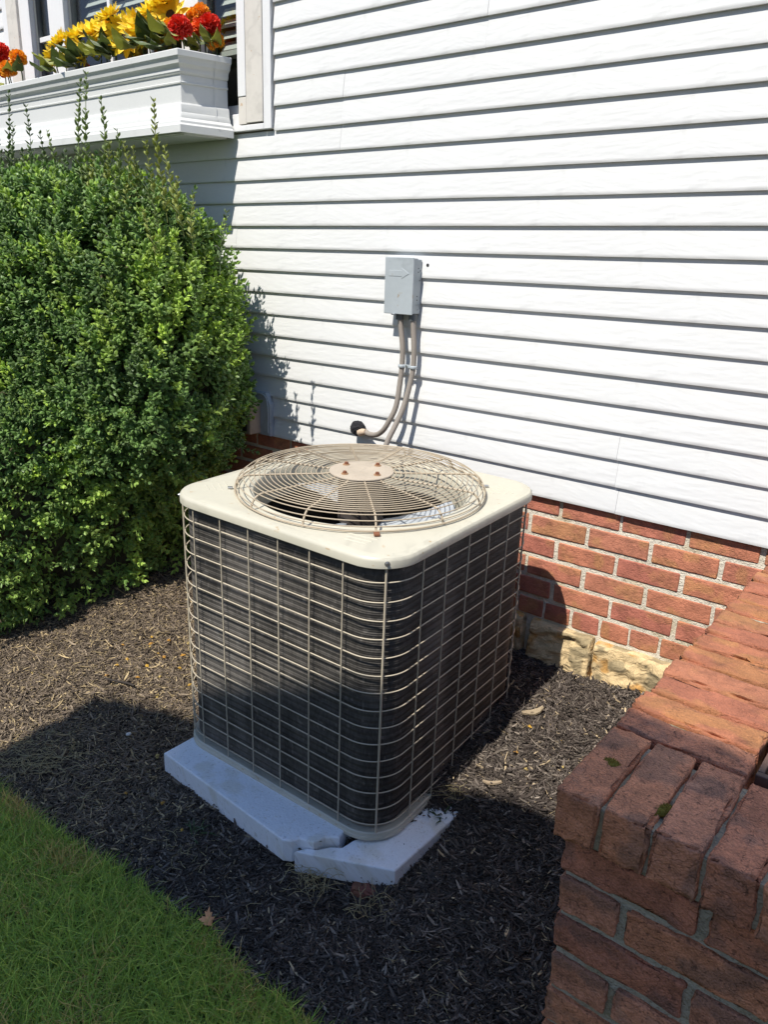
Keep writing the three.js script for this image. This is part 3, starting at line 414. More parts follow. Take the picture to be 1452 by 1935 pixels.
/* ---------- broken concrete pad, brick shim ---------- */
{
  const pad = thing('concrete_pad', 'broken grey concrete equipment pad under the condenser', 'pad');
  const slab = (pts, y, h, name, label) => { const s = new THREE.Shape(pts.map(([x, z]) => new THREE.Vector2(x, -z))); const g = new THREE.ExtrudeGeometry(s, { depth: h - 0.012, bevelEnabled: true, bevelSize: 0.005, bevelThickness: 0.006, bevelSegments: 3 }).rotateX(-Math.PI / 2); const uv = g.attributes.uv, p = g.attributes.position; for (let i = 0; i < uv.count; i++) uv.setXY(i, p.getX(i) * 2 + p.getY(i), p.getZ(i) * 2 - p.getY(i)); const m = part(name, g, M.conc, pad, label); m.position.y = y - h + 0.006; return m; };
  const a = slab([[-0.776, 1.160], [-0.770, 0.28], [-0.02, 0.28], [-0.03, 0.80], [-0.075, 0.98], [-0.105, 1.03], [-0.095, 1.075], [-0.125, 1.10], [-0.135, 1.135], [-0.175, 1.15], [-0.185, 1.172], [-0.205, 1.184]], -0.7636, 0.076, 'slab'); a.rotation.set(0.012, 0, -0.012);
  const c = slab([[-0.192, 1.166], [-0.176, 1.142], [-0.150, 1.128], [-0.128, 1.096], [-0.10, 1.075], [-0.092, 1.03], [-0.06, 0.97], [-0.03, 0.82], [-0.01, 0.66], [0.03, 0.655], [0.074, 0.70], [0.068, 0.86], [0.060, 1.043]], -0.742, 0.074, 'slab', 'broken off front corner of the pad, cracked through'); c.rotation.set(0.046, 0, -0.010); c.position.x = 0.032; c.position.z = 0.010; c.position.y -= 0.005;
  const s = mesh('brick_shim', softBox(0.10, 0.06, 0.15, 0.008, [5, 4, 6], 0.008, 5, 2), brickMat(0.30, 0.11, 0.075)); s.position.set(0.015, -0.888, 1.045); s.rotation.set(0.08, 0.45, -0.1);
  tag(s, 'dirty red brick chip propping up the front corner of the pad', 'brick');
}

{ seed = 606; const l = []; for (let i = 0; i < 70; i++) { const t = rnd(), r = rr(0.002, 0.006), x = lerp(-0.20, -0.09, t) + rr(-0.012, 0.012), z = lerp(1.175, 1.04, t) + rr(-0.012, 0.012); l.push(new THREE.IcosahedronGeometry(r, 0).scale(1.3, 0.8, 1).rotateY(i).translate(x, -0.800 + rr(-0.012, 0.010), z)); } for (let i = 0; i < 90; i++) { const x = rr(0.0, 0.07), z = rr(0.66, 0.80); l.push(new THREE.BoxGeometry(rr(0.006, 0.02), 0.002, rr(0.003, 0.005)).rotateY(i * 1.7).translate(x, -0.781 + rr(0, 0.004) - z * 0.0, z)); }
  const o = mesh('soil_crumbs', merged(l), mat(C(0.05, 0.042, 0.028), 1), scene, 'stuff'); tag(o, 'dark soil crumbs and mossy dirt filling the crack of the pad', 'soil'); }

/* ---------- brick stoop wall on the right ---------- */
{
  const st = thing('brick_stoop', 'red brick stoop wall with rowlock cap in the right foreground', 'brick wall');
  const x0 = 0.712, zf = 1.506, cy = 0.041, ch = 0.086, LB = 0.216;
  part('mortar', worldUV(box(0.19, 0.90, 1.45, x0 + 0.118, -0.495, 0.755), 2.5), M.mortarGrey, st); part('mortar', worldUV(box(1.1, 0.90, 0.19, x0 + 0.58, -0.495, zf - 0.122), 2.5), M.mortarGrey, st);
  part('mortar', softBox(0.198, 0.074, 1.25, 0.003, [4, 2, 20], 0.007, 3, 2).translate(x0 + 0.108, -0.006, 0.63), M.mortarGrey, st); part('mortar', softBox(1.1, 0.074, 0.195, 0.003, [20, 2, 4], 0.007, 8, 2).translate(x0 + 0.565, -0.0065, zf - 0.108), M.mortarGrey, st);
  const capV = []; for (let i = 0; i < 7; i++) capV.push(softBox(LB, ch, 0.0675, 0.0055, [18, 8, 6], 0.0060, i * 5.3 + 2, 2));
  for (let k = 0; k < 16; k++) { const z = 1.2485 - k * 0.0805; if (z < 0.03) break; const b = part('brick', capV[k % 7], k === 0 ? M.shadeStoopBricks[1] : M.sunCapBricks[k % 4], st); b.position.set(x0 + LB / 2 + rr(-0.004, 0.004), cy - ch / 2 + rr(-0.003, 0.002), z); b.rotation.set(rr(-0.03, 0.03), rr(-0.015, 0.015), rr(-0.008, 0.008)); }  // the brick past the shadow edge takes the shaded tint
  const frontX = [0.031, 0.1055, 0.180, 0.2545, 0.329, 0.4035, 0.478, 0.5525, 0.627, 0.7015, 0.776];
  frontX.forEach((x, i) => { const b = part('brick', capV[(i + 3) % 7], M.shadeStoopBricks[[0, 0, 2, 1, 0, 2][i % 6]], st); b.rotation.set(0, Math.PI / 2 + rr(-0.012, 0.012), rr(-0.01, 0.01)); b.position.set(x0 + x + 0.003, cy - ch / 2 + rr(-0.002, 0.002), zf - LB / 2 + rr(-0.004, 0.003)); });
  const long = [], half = []; for (let i = 0; i < 6; i++) { long.push(softBox(0.205, 0.0625, 0.095, 0.0045, [18, 7, 3], 0.0062, i * 2.9 + 4, 2)); half.push(softBox(0.0955, 0.0625, 0.095, 0.0045, [10, 7, 3], 0.0062, i * 4.7 + 3, 2)); }
  for (let r = 0; r < 11; r++) {
    const y = -0.079 - r * 0.0765; let x = x0 + 0.018, first = r % 2 === 1;
    while (x < x0 + 1.08) { const h = first; first = false; const L = h ? 0.0955 : 0.205; const b = part('brick', h ? pick(half) : pick(long), pick(M.shadeStoopBricks), st); b.position.set(x + L / 2 + rr(-0.002, 0.002), y + rr(-0.002, 0.002), zf - 0.018 - 0.0475 + rr(-0.002, 0.002)); b.rotation.z = rr(-0.008, 0.008); x += L + 0.0135; }
    let z = zf - 0.124; while (z > 0.15) { const b = part('brick', pick(long), pick(M.shadeStoopBricks), st); b.rotation.y = Math.PI / 2; b.position.set(x0 + 0.018 + 0.0475, y + rr(-0.002, 0.002), z - 0.1025); z -= 0.2185; }
  }
  const gr = thing('metal_grate', 'rusty brown metal grate set inside the brick stoop wall', 'grate', [0, 0, 0]);
  const gm = mat(C(0.10, 0.055, 0.04), 0.7, { bumpMap: T.concB, bumpScale: 0.001 });
  const gx0 = 0.936, gx1 = 1.5, gz0 = 0.35, gz1 = 1.262, gy = 0.026;
  for (const [w, d, x, z] of [[gx1 - gx0, 0.012, (gx0 + gx1) / 2, gz1 - 0.006], [gx1 - gx0, 0.012, (gx0 + gx1) / 2, gz0 + 0.006]]) part('frame_bar', softBox(w, 0.022, d, 0.002, [1, 1, 1], 0, 1, 1).translate(x, gy, z), gm, gr);
  for (const x of [gx0 + 0.005, gx1 - 0.005]) part('frame_bar', softBox(0.010, 0.022, gz1 - gz0 - 0.0245, 0.002, [1, 1, 1], 0, 1, 1).translate(x, gy, (gz0 + gz1) / 2), gm, gr);
  for (let z = gz1 - 0.038; z > gz0 + 0.03; z -= 0.026) part('grate_bar', box(gx1 - gx0 - 0.022, 0.015, 0.005, (gx0 + gx1) / 2, gy - 0.001, z), gm, gr);
  for (let x = gx0 + 0.075; x < gx1 - 0.03; x += 0.07) part('grate_bar', box(0.006, 0.010, gz1 - gz0 - 0.026, x, gy - 0.005, (gz0 + gz1) / 2), gm, gr);
  mesh('planter_floor', box(0.8, 0.02, 1.3, 1.33, -0.25, 0.62), M.mulch, scene, 'structure');
  // moss cushions
  const mm = mat(C(0.24, 0.18, 0.025), 1, { map: T.moss }), mossG = (n, rx, rz, h) => { const l = []; for (let i = 0; i < n; i++) { const a = rr(0, 6.283), d = Math.sqrt(rnd()), hh = h * (1 - 0.75 * d * d) * rr(0.7, 1.1); l.push(new THREE.ConeGeometry(0.0015, hh, 4, 1).translate(0, hh / 2, 0).rotateX(rr(-0.4, 0.4)).rotateZ(rr(-0.4, 0.4)).translate(Math.cos(a) * d * rx, 0, Math.sin(a) * d * rz)); } l.push(new THREE.SphereGeometry(1, 16, 8).scale(rx * 0.92, h * 0.62, rz * 0.92)); return merged(l); };
  tag(mesh('moss_cushion', mossG(420, 0.016, 0.012, 0.010).translate(0.752, 0.039, 1.391), mm), 'small round moss cushion on top of the corner cap brick', 'moss'); tag(mesh('moss_cushion', mossG(420, 0.010, 0.020, 0.012).rotateY(-0.5).translate(0.8535, 0.035, 1.444), mm), 'moss cushion in the mortar joint between two cap bricks', 'moss');
}

/* ---------- boxwood ---------- */
const leafGeo = (l, w, fold = 0.18, curl = 0.12) => { // one leaf along +y, four faces
  const b = [0, 0, 0], t = [0, l, l * curl], m = [0, l * 0.52, -w * fold], L1 = [-w / 2, l * 0.42, w * 0.1], R1 = [w / 2, l * 0.42, w * 0.1], L2 = [-w * 0.36, l * 0.74, w * 0.1 + l * curl * 0.4], R2 = [w * 0.36, l * 0.74, w * 0.1 + l * curl * 0.4];
  return fromTris([...b, ...m, ...L1, ...b, ...R1, ...m, ...L1, ...m, ...L2, ...m, ...R1, ...R2, ...L2, ...m, ...t, ...m, ...R2, ...t]);
};
function sprig(len, pairs, ls, lean, s) {
  const l = []; seed = s;
  for (let i = 0; i < pairs; i++) { const y = len * (0.18 + 0.82 * i / (pairs - 1)), k = 1 - 0.35 * (i / pairs); for (const sd of [0, 1]) { const g = leafGeo(ls * k * rr(0.85, 1.15), ls * 0.56 * k); g.rotateX(lerp(1.05, 0.45, i / pairs) + rr(-0.2, 0.2)); g.rotateY(sd * Math.PI + (i % 2) * Math.PI / 2 + rr(-0.3, 0.3)); g.translate(Math.sin(y * 9) * lean, y, 0); l.push(g); } }
  l.push(leafGeo(ls * 0.7, ls * 0.35).translate(Math.sin(len * 9) * lean, len, 0));
  l.push(new THREE.CylinderGeometry(0.0007, 0.0012, len, 4, 1, true).translate(0, len / 2, 0));
  return merged(l);
}
const bush = thing('boxwood_bush', 'large rounded green boxwood bush with tall straggling shoots beside the wall', 'bush');
{
  const Cn = V(-2.175, 0.34, 0.43), A = [0.80, 0.74, 0.41], p = 2.45;
  const surf = (d) => { const ay = d.y > 0 ? A[1] : A[1] * 1.9, az = A[2] * (d.z > 0 ? (1 + 0.42 * sstep(0.75, -0.2, d.x)) * (1 + 1.05 * sstep(0, 0.7, -d.y) * sstep(0.6, -0.1, d.x)) : 1); const ax = A[0] * (d.y < 0 && d.x > 0 ? 1 - 0.42 * sstep(0.25, 0.95, -d.y) : 1); let r = Math.pow(Math.abs(d.x / ax) ** p + Math.abs(d.y / ay) ** p + Math.abs(d.z / az) ** p, -1 / p); r *= 1 + 0.10 * (h3(d.x * 4 + 20, d.y * 4 + 20, d.z * 4 + 20) - 0.5) + 0.16 * (h3(d.x * 10 + 50, d.y * 10 + 50, d.z * 10 + 50) - 0.5); return r; };
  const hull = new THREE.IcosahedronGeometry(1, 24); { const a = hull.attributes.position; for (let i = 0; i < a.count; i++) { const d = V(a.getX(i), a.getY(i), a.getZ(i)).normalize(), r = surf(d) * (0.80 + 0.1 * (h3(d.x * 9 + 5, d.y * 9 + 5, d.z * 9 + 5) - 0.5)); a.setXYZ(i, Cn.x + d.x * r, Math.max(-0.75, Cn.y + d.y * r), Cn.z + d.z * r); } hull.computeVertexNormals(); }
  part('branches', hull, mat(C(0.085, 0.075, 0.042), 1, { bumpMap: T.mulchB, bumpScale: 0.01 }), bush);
  const lm = leafMat(1, 1, 1, { clearcoat: 0.35, clearcoatRoughness: 0.36 });
  const variants = [sprig(0.09, 5, 0.036, 0.006, 11), sprig(0.11, 6, 0.031, 0.01, 22), sprig(0.075, 4, 0.039, 0.004, 33)], per = 4000;
  seed = 777; const tmp = new THREE.Object3D(), up = V(0, 1, 0);
  variants.forEach((g, vi) => {
    const im = new THREE.InstancedMesh(g, lm, per); im.name = vi ? `foliage_00${vi}` : 'foliage'; im.userData.kind = 'stuff'; im.castShadow = im.receiveShadow = true; let n = 0;
    while (n < per) {
      const d = V(rr(-1, 1), rr(-1, 1), rr(-1, 1)); const q = d.length(); if (q > 1 || q < 0.2) continue; d.normalize(); if (d.z < -0.55 && rnd() < 0.7) continue; if (d.x < -0.75 && rnd() < 0.7) continue;
      const hole = h3(d.x * 6 + 70, d.y * 6 + 70, d.z * 6 + 70); const r = surf(d) * (rnd() < 0.68 ? rr(0.93, 1.0) : rr(0.82, 0.95)) - (hole < 0.40 ? 0.13 : 0), x = Cn.x + d.x * r, y = Cn.y + d.y * r, z = Cn.z + d.z * r;
      if (y < slope(z) + 0.02 || z < 0.015) continue;
      const out = V(d.x / A[0], d.y / A[1], d.z / A[2]).normalize(), dir = out.clone().multiplyScalar(0.75).add(V(rr(-0.5, 0.5), rr(0.1, 1.0), rr(-0.5, 0.5))).normalize();
      tmp.position.set(x - dir.x * 0.045, y - dir.y * 0.045, z - dir.z * 0.045); tmp.quaternion.setFromUnitVectors(up, dir); tmp.rotateY(rr(0, 6.28)); tmp.scale.setScalar(rr(0.8, 1.2)); tmp.updateMatrix(); im.setMatrixAt(n, tmp.matrix);
      const young = sstep(0.58, 0.74, h3(d.x * 5 + 31, d.y * 5 + 31, d.z * 5 + 31)) * 0.6 + (rnd() < 0.10 ? 0.5 : 0) + (x > -1.6 && y > 0.4 ? 0.4 * rnd() : 0) + (y < -0.1 ? 0.55 * rnd() : 0), k = rr(0.65, 1.35), yl = Math.min(1, young);
      im.setColorAt(n, C(lerp(0.12, 0.40, yl) * k, lerp(0.225, 0.57, yl) * k, lerp(0.038, y < -0.1 ? 0.09 : 0.05, yl) * k)); n++;
    }
    bush.add(im);
  });
  // tall shoots: [x, tip y, z, foot y, lean, tone]
  const shoots = [[-2.643, 1.445, 0.5, 1.0, 0, 0], [-2.60, 1.30, 0.52, 1.0, 0.02, 0], [-2.492, 1.373, 0.5, 1.0, 0.01, 0], [-2.009, 1.454, 0.5, 1.0, -0.01, 1], [-2.044, 1.429, 0.5, 1.0, 0.01, 1], [-1.93, 1.356, 0.5, 1.0, -0.05, 1], [-1.535, 1.31, 0.5, 0.9, 0.01, 2], [-1.60, 1.175, 0.5, 0.92, 0.01, 2], [-1.49, 1.155, 0.5, 0.9, -0.03, 2], [-1.70, 1.165, 0.5, 0.95, 0.04, 2], [-2.356, 1.256, 0.5, 1.0, 0.02, 0], [-2.283, 1.257, 0.5, 1.0, -0.02, 1], [-1.826, 1.236, 0.5, 0.97, 0, 1], [-1.78, 1.19, 0.5, 0.97, -0.01, 2], [-1.86, 1.19, 0.52, 0.97, 0.02, 2], [-1.255, 0.935, 0.45, 0.72, 0, 0], [-2.14, 1.17, 0.52, 1.0, 0, 0], [-1.43, 1.05, 0.5, 0.85, -0.01, 2], [-1.36, 0.98, 0.5, 0.8, -0.01, 2], [-2.75, 1.25, 0.5, 1.0, 0, 0]];
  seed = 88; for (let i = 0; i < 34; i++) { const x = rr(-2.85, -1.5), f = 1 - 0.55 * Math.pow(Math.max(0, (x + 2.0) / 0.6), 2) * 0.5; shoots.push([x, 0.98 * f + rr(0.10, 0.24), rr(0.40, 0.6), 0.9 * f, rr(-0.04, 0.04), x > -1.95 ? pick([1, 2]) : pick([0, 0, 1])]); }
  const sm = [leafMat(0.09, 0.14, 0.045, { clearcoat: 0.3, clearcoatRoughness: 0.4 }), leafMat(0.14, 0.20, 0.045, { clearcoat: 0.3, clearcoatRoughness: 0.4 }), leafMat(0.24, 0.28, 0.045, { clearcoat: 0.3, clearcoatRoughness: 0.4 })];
  for (const [x, y1, z, y0, lean, tone] of shoots) {
    const H = y1 - y0, l = [], bend = (t) => [lean * 2 * (1 - t) * -1 * t + (1 - t) * -lean * 0.5, t * H, 0.02 * Math.sin(t * 3 + x * 9)], n = Math.round(H / 0.019);
    l.push(tube([bend(0), bend(0.33), bend(0.66), bend(1)], 0.0016, 14, 5));
    for (let i = 2; i <= n; i++) { const t = i / n, [bx, by, bz] = bend(t); for (const sd of [0, 1]) { if (rnd() < 0.1) continue; const k = lerp(1.05, 0.6, t * t); const g = leafGeo(0.034 * k * rr(0.8, 1.2), 0.0185 * k); g.rotateX(rr(0.35, 0.8)); g.rotateY(sd * Math.PI + (i % 2) * 1.4 + rr(-0.4, 0.4)); g.translate(bx, by, bz); l.push(g); } }
    l.push(leafGeo(0.014, 0.006).translate(...bend(1)));
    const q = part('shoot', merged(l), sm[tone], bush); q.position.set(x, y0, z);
  }
}

/* ---------- flowers in the box ---------- */
{
  const yel = [leafMat(0.92, 0.62, 0.012, { transmission: 0.3 }), leafMat(0.90, 0.72, 0.03, { transmission: 0.3 })], disc = mat(C(0.05, 0.028, 0.01), 0.95), gl = leafMat(0.26, 0.28, 0.035, { transmission: 0.3 }), gd = leafMat(0.085, 0.125, 0.028, { transmission: 0.25 }), stem = mat(C(0.06, 0.09, 0.025), 0.7);
  const petal = (l, w, cup, s) => { const P = [], n = 5, m = 4, at = (i, j) => { const t = i / n, u = (j / m - 0.5) * 2, wd = w / 2 * Math.sin(Math.PI * Math.pow(0.12 + 0.86 * t, 0.85)) ** 0.8; return [u * wd, t * l, cup * l * (t * t * 0.5 - 0.15 * t) - Math.abs(u) * wd * -0.3 + 0.003 * Math.sin(s + t * 5)]; }; for (let i = 0; i < n; i++) for (let j = 0; j < m; j++) { const a = at(i, j), b = at(i, j + 1), c = at(i + 1, j + 1), d = at(i + 1, j); P.push(...a, ...b, ...c, ...a, ...c, ...d); } return fromTris(P); };
  const bigLeaf = (l, w, s) => { const P = [], n = 8, m = 6, at = (i, j) => { const t = i / n, u = (j / m - 0.5) * 2, wd = w / 2 * Math.pow(Math.sin(Math.PI * Math.pow(t * 0.97 + 0.02, 0.72)), 0.9); return [u * wd, t * l, -0.3 * l * t * t + Math.abs(u) * wd * 0.35 + 0.006 * Math.sin(t * 9 + s + u * 2)]; }; for (let i = 0; i < n; i++) for (let j = 0; j < m; j++) { const a = at(i, j), b = at(i, j + 1), c = at(i + 1, j + 1), d = at(i + 1, j); P.push(...a, ...b, ...c, ...a, ...c, ...d); } return toCreasedNormals(fromTris(P), 1.2); };
  const petG = [petal(0.052, 0.024, 0.35, 1), petal(0.046, 0.022, 0.75, 2), petal(0.055, 0.026, 0.05, 3)], leafV = [bigLeaf(0.12, 0.085, 1), bigLeaf(0.10, 0.065, 3), bigLeaf(0.14, 0.075, 5)];
  const Z = 0.15, heads = [
    [-2.852, 1.672, -0.9, 0.15, 0.75, 'small sunflower at the left end of the yellow bunch, facing left'], [-2.735, 1.722, -0.3, 0.8, 0.85, 'leftmost full sunflower of the bunch, just above a large leaf'], [-2.600, 1.736, -0.15, 0.95, 0.95, 'sunflower second from the left of the bunch, facing up'], [-2.475, 1.738, 0.1, 0.9, 1.0, 'upturned sunflower near the middle of the bunch, left of the bud'],
    [-2.345, 1.733, 0.0, 0.7, 1.0, 'sunflower right below the pointed yellow bud'], [-2.225, 1.690, 0.25, 0.10, 1.2, 'largest sunflower showing its dark centre above the box rim'], [-2.105, 1.702, 0.5, 0.6, 1.0, 'sunflower between the largest one and the orange marigold'], [-2.000, 1.748, -0.1, 0.9, 0.95, 'highest sunflower in front of the right part of the middle pane'], [-1.905, 1.725, 0.5, 0.35, 1.05, 'rightmost sunflower beside the white mullion'], [-2.660, 1.690, -0.2, 0.35, 0.85, 'half hidden sunflower low in the left part of the bunch'], [-2.420, 1.680, 0.1, 0.30, 0.85, 'low sunflower left of the largest one'], [-2.290, 1.762, -0.2, 1.0, 0.85, 'upturned sunflower behind the largest one'], [-2.050, 1.668, 0.35, 0.25, 0.85, 'low sunflower above a leaf right of the largest one'], [-1.930, 1.775, 0.1, 1.0, 0.85, 'back sunflower behind the rightmost one'], [-2.560, 1.668, -0.2, -0.35, 0.8, 'drooping amber sunflower hanging under the bunch']];
  heads.forEach(([x, y, yaw, tilt, sc, lab], hi) => {
    const t = thing('sunflower', lab, 'sunflower', [x, y, Z + rr(-0.02, 0.03)], 0, 'artificial sunflowers in the window box'); seed = 100 + hi * 17;
    const h = sub('flower_head', t); h.rotation.set(-tilt, yaw, 0, 'YXZ'); h.scale.setScalar(sc * 1.2);
    for (let ring = 0; ring < 2; ring++) { const n = ring ? 15 : 18; for (let k = 0; k < n; k++) { const q = part('petal', petG[(k + ring) % 3], yel[(k + hi) % 2], h); q.rotation.order = 'ZXY'; q.rotation.set((ring ? 0.55 : 0.18) + rr(-0.15, 0.2), rr(-0.25, 0.25), k / n * 6.283 + ring * 0.25 + rr(-0.06, 0.06)); q.position.set(-Math.sin(q.rotation.z) * 0.016, Math.cos(q.rotation.z) * 0.016, ring * 0.003); } }
    part('disc', new THREE.SphereGeometry(0.02, 16, 8, 0, 6.283, 0, 1.57).rotateX(Math.PI / 2).scale(1, 1, 0.45), disc, h);
    part('calyx', new THREE.SphereGeometry(0.02, 12, 6, 0, 6.283, 1.57, 1.57).rotateX(Math.PI / 2).scale(1, 1, 0.6), gd, h);
    part('stem', tube([[0, 0, -0.005], [rr(-0.01, 0.01), -0.06, -0.02], [0, 1.50 - y, -0.02]], 0.003, 10, 6), stem, t);
    for (let k = 0; k < 3; k++) { const q = part('leaf', pick(leafV), pick([gl, gd]), t); q.rotation.order = 'YXZ'; q.position.set(rr(-0.04, 0.04), 1.635 + rr(-0.02, 0.03) - y, rr(-0.01, 0.03)); q.rotation.set(rr(1.15, 2.0), rr(-1.2, 1.2), rr(-0.3, 0.3)); q.scale.setScalar(rr(0.7, 1.05)); }
  });
  { const t = thing('sunflower_bud', 'pointed half open yellow bud standing above the sunflower bunch', 'flower bud', [-2.375, 1.755, 0.13]); for (let k = 0; k < 7; k++) { const q = part('petal', petG[1], yel[0], t); q.rotation.order = 'YXZ'; q.rotation.set(0.35, k * 0.9, 0); } part('stem', tube([[0, 0, 0], [0, -0.1, 0], [0, -0.25, 0]], 0.003, 8, 6), stem, t); }
  const mm = { red: leafMat(0.75, 0.035, 0.012, { transmission: 0.2 }), orange: leafMat(0.90, 0.16, 0.018, { transmission: 0.2 }), amber: leafMat(0.95, 0.42, 0.018, { transmission: 0.2 }) };
  const pom = (s) => { seed = s; const l = []; for (let i = 0; i < 190; i++) { const y = 1 - 1.7 * (i + 0.5) / 190, a = i * 2.39996, r = Math.sqrt(Math.max(0, 1 - y * y)), d = V(Math.cos(a) * r, y, Math.sin(a) * r), R = 0.036 * rr(0.86, 1.06); const g = fromTris([-0.0055, -0.018, 0, 0.0055, -0.018, 0, 0.0075, 0.001, 0.0025, -0.0055, -0.018, 0, 0.0075, 0.001, 0.0025, 0, 0.003, -0.001, -0.0055, -0.018, 0, 0, 0.003, -0.001, -0.0075, 0.001, 0.003]); g.rotateY(rr(0, 6.28)); g.rotateX(rr(-0.35, 0.35)); g.applyQuaternion(new THREE.Quaternion().setFromUnitVectors(V(0, 1, 0), d)); g.translate(d.x * R, d.y * R, d.z * R); l.push(g); } l.push(new THREE.IcosahedronGeometry(0.024, 2)); return merged(l); };
  const poms = [pom(3), pom(8), pom(21)];
  [[-1.960, 1.688, 'orange', 1.0, 'orange red marigold right of the sunflowers, alone above a dark leaf'], [-1.880, 1.668, 'amber', 0.9, 'amber marigold tucked between the orange red and the dark red ones'], [-1.795, 1.655, 'red', 1.12, 'dark red marigold left of the right hand cluster'], [-1.85, 1.72, 'amber', 1.05, 'topmost amber marigold of the right hand cluster'], [-1.80, 1.682, 'orange', 1.02, 'orange red marigold in the middle of the right hand cluster'], [-1.735, 1.678, 'red', 1.05, 'rightmost bright red marigold beside the window frame'], [-1.735, 1.626, 'amber', 0.9, 'lowest amber marigold at the right end of the box'], [-1.80, 1.735, 'amber', 0.85, 'small amber marigold behind the top of the right hand cluster'], [-3.255, 1.735, 'red', 1.15, 'upper red marigold at the left edge of the box'], [-3.285, 1.675, 'red', 1.1, 'lower red marigold at the left edge of the box'], [-3.118, 1.695, 'amber', 1.0, 'amber marigold to the upper right of the left cluster'], [-3.195, 1.650, 'amber', 1.0, 'lower amber marigold of the left cluster, nearest to the rim'], [-3.40, 1.70, 'orange', 1.0, 'orange marigold cut by the left edge of the picture']].forEach(([x, y, c, s, lab], i) => {
    const t = thing('marigold', lab, 'marigold', [x, y, i > 2 && i < 8 ? 0.055 + (i % 3) * 0.012 : Z + (i % 3) * 0.018 - 0.005], 0, 'artificial marigolds in the window box'); seed = 900 + i * 13;
    const q = part('flower_head', poms[i % 3], mm[c], t); q.scale.setScalar(s * 1.14); q.rotation.set(0.5, i, 0.2);
    part('stem', tube([[0, -0.01, 0], [0.005, -0.07, -0.01], [0, 1.5 - y, -0.01]], 0.0028, 10, 6), stem, t);
    for (let k = 0; k < (i > 7 ? 1 : 2); k++) { const f = part('leaf', leafV[1], pick([gl, gd]), t); f.rotation.order = 'YXZ'; f.position.set(rr(-0.02, 0.02), 1.62 + rr(-0.02, 0.02) - y, 0.01); f.rotation.set(rr(0.9, 1.8), rr(-1.4, 1.4), 0); f.scale.setScalar(rr(0.6, 0.9)); }
  });
}

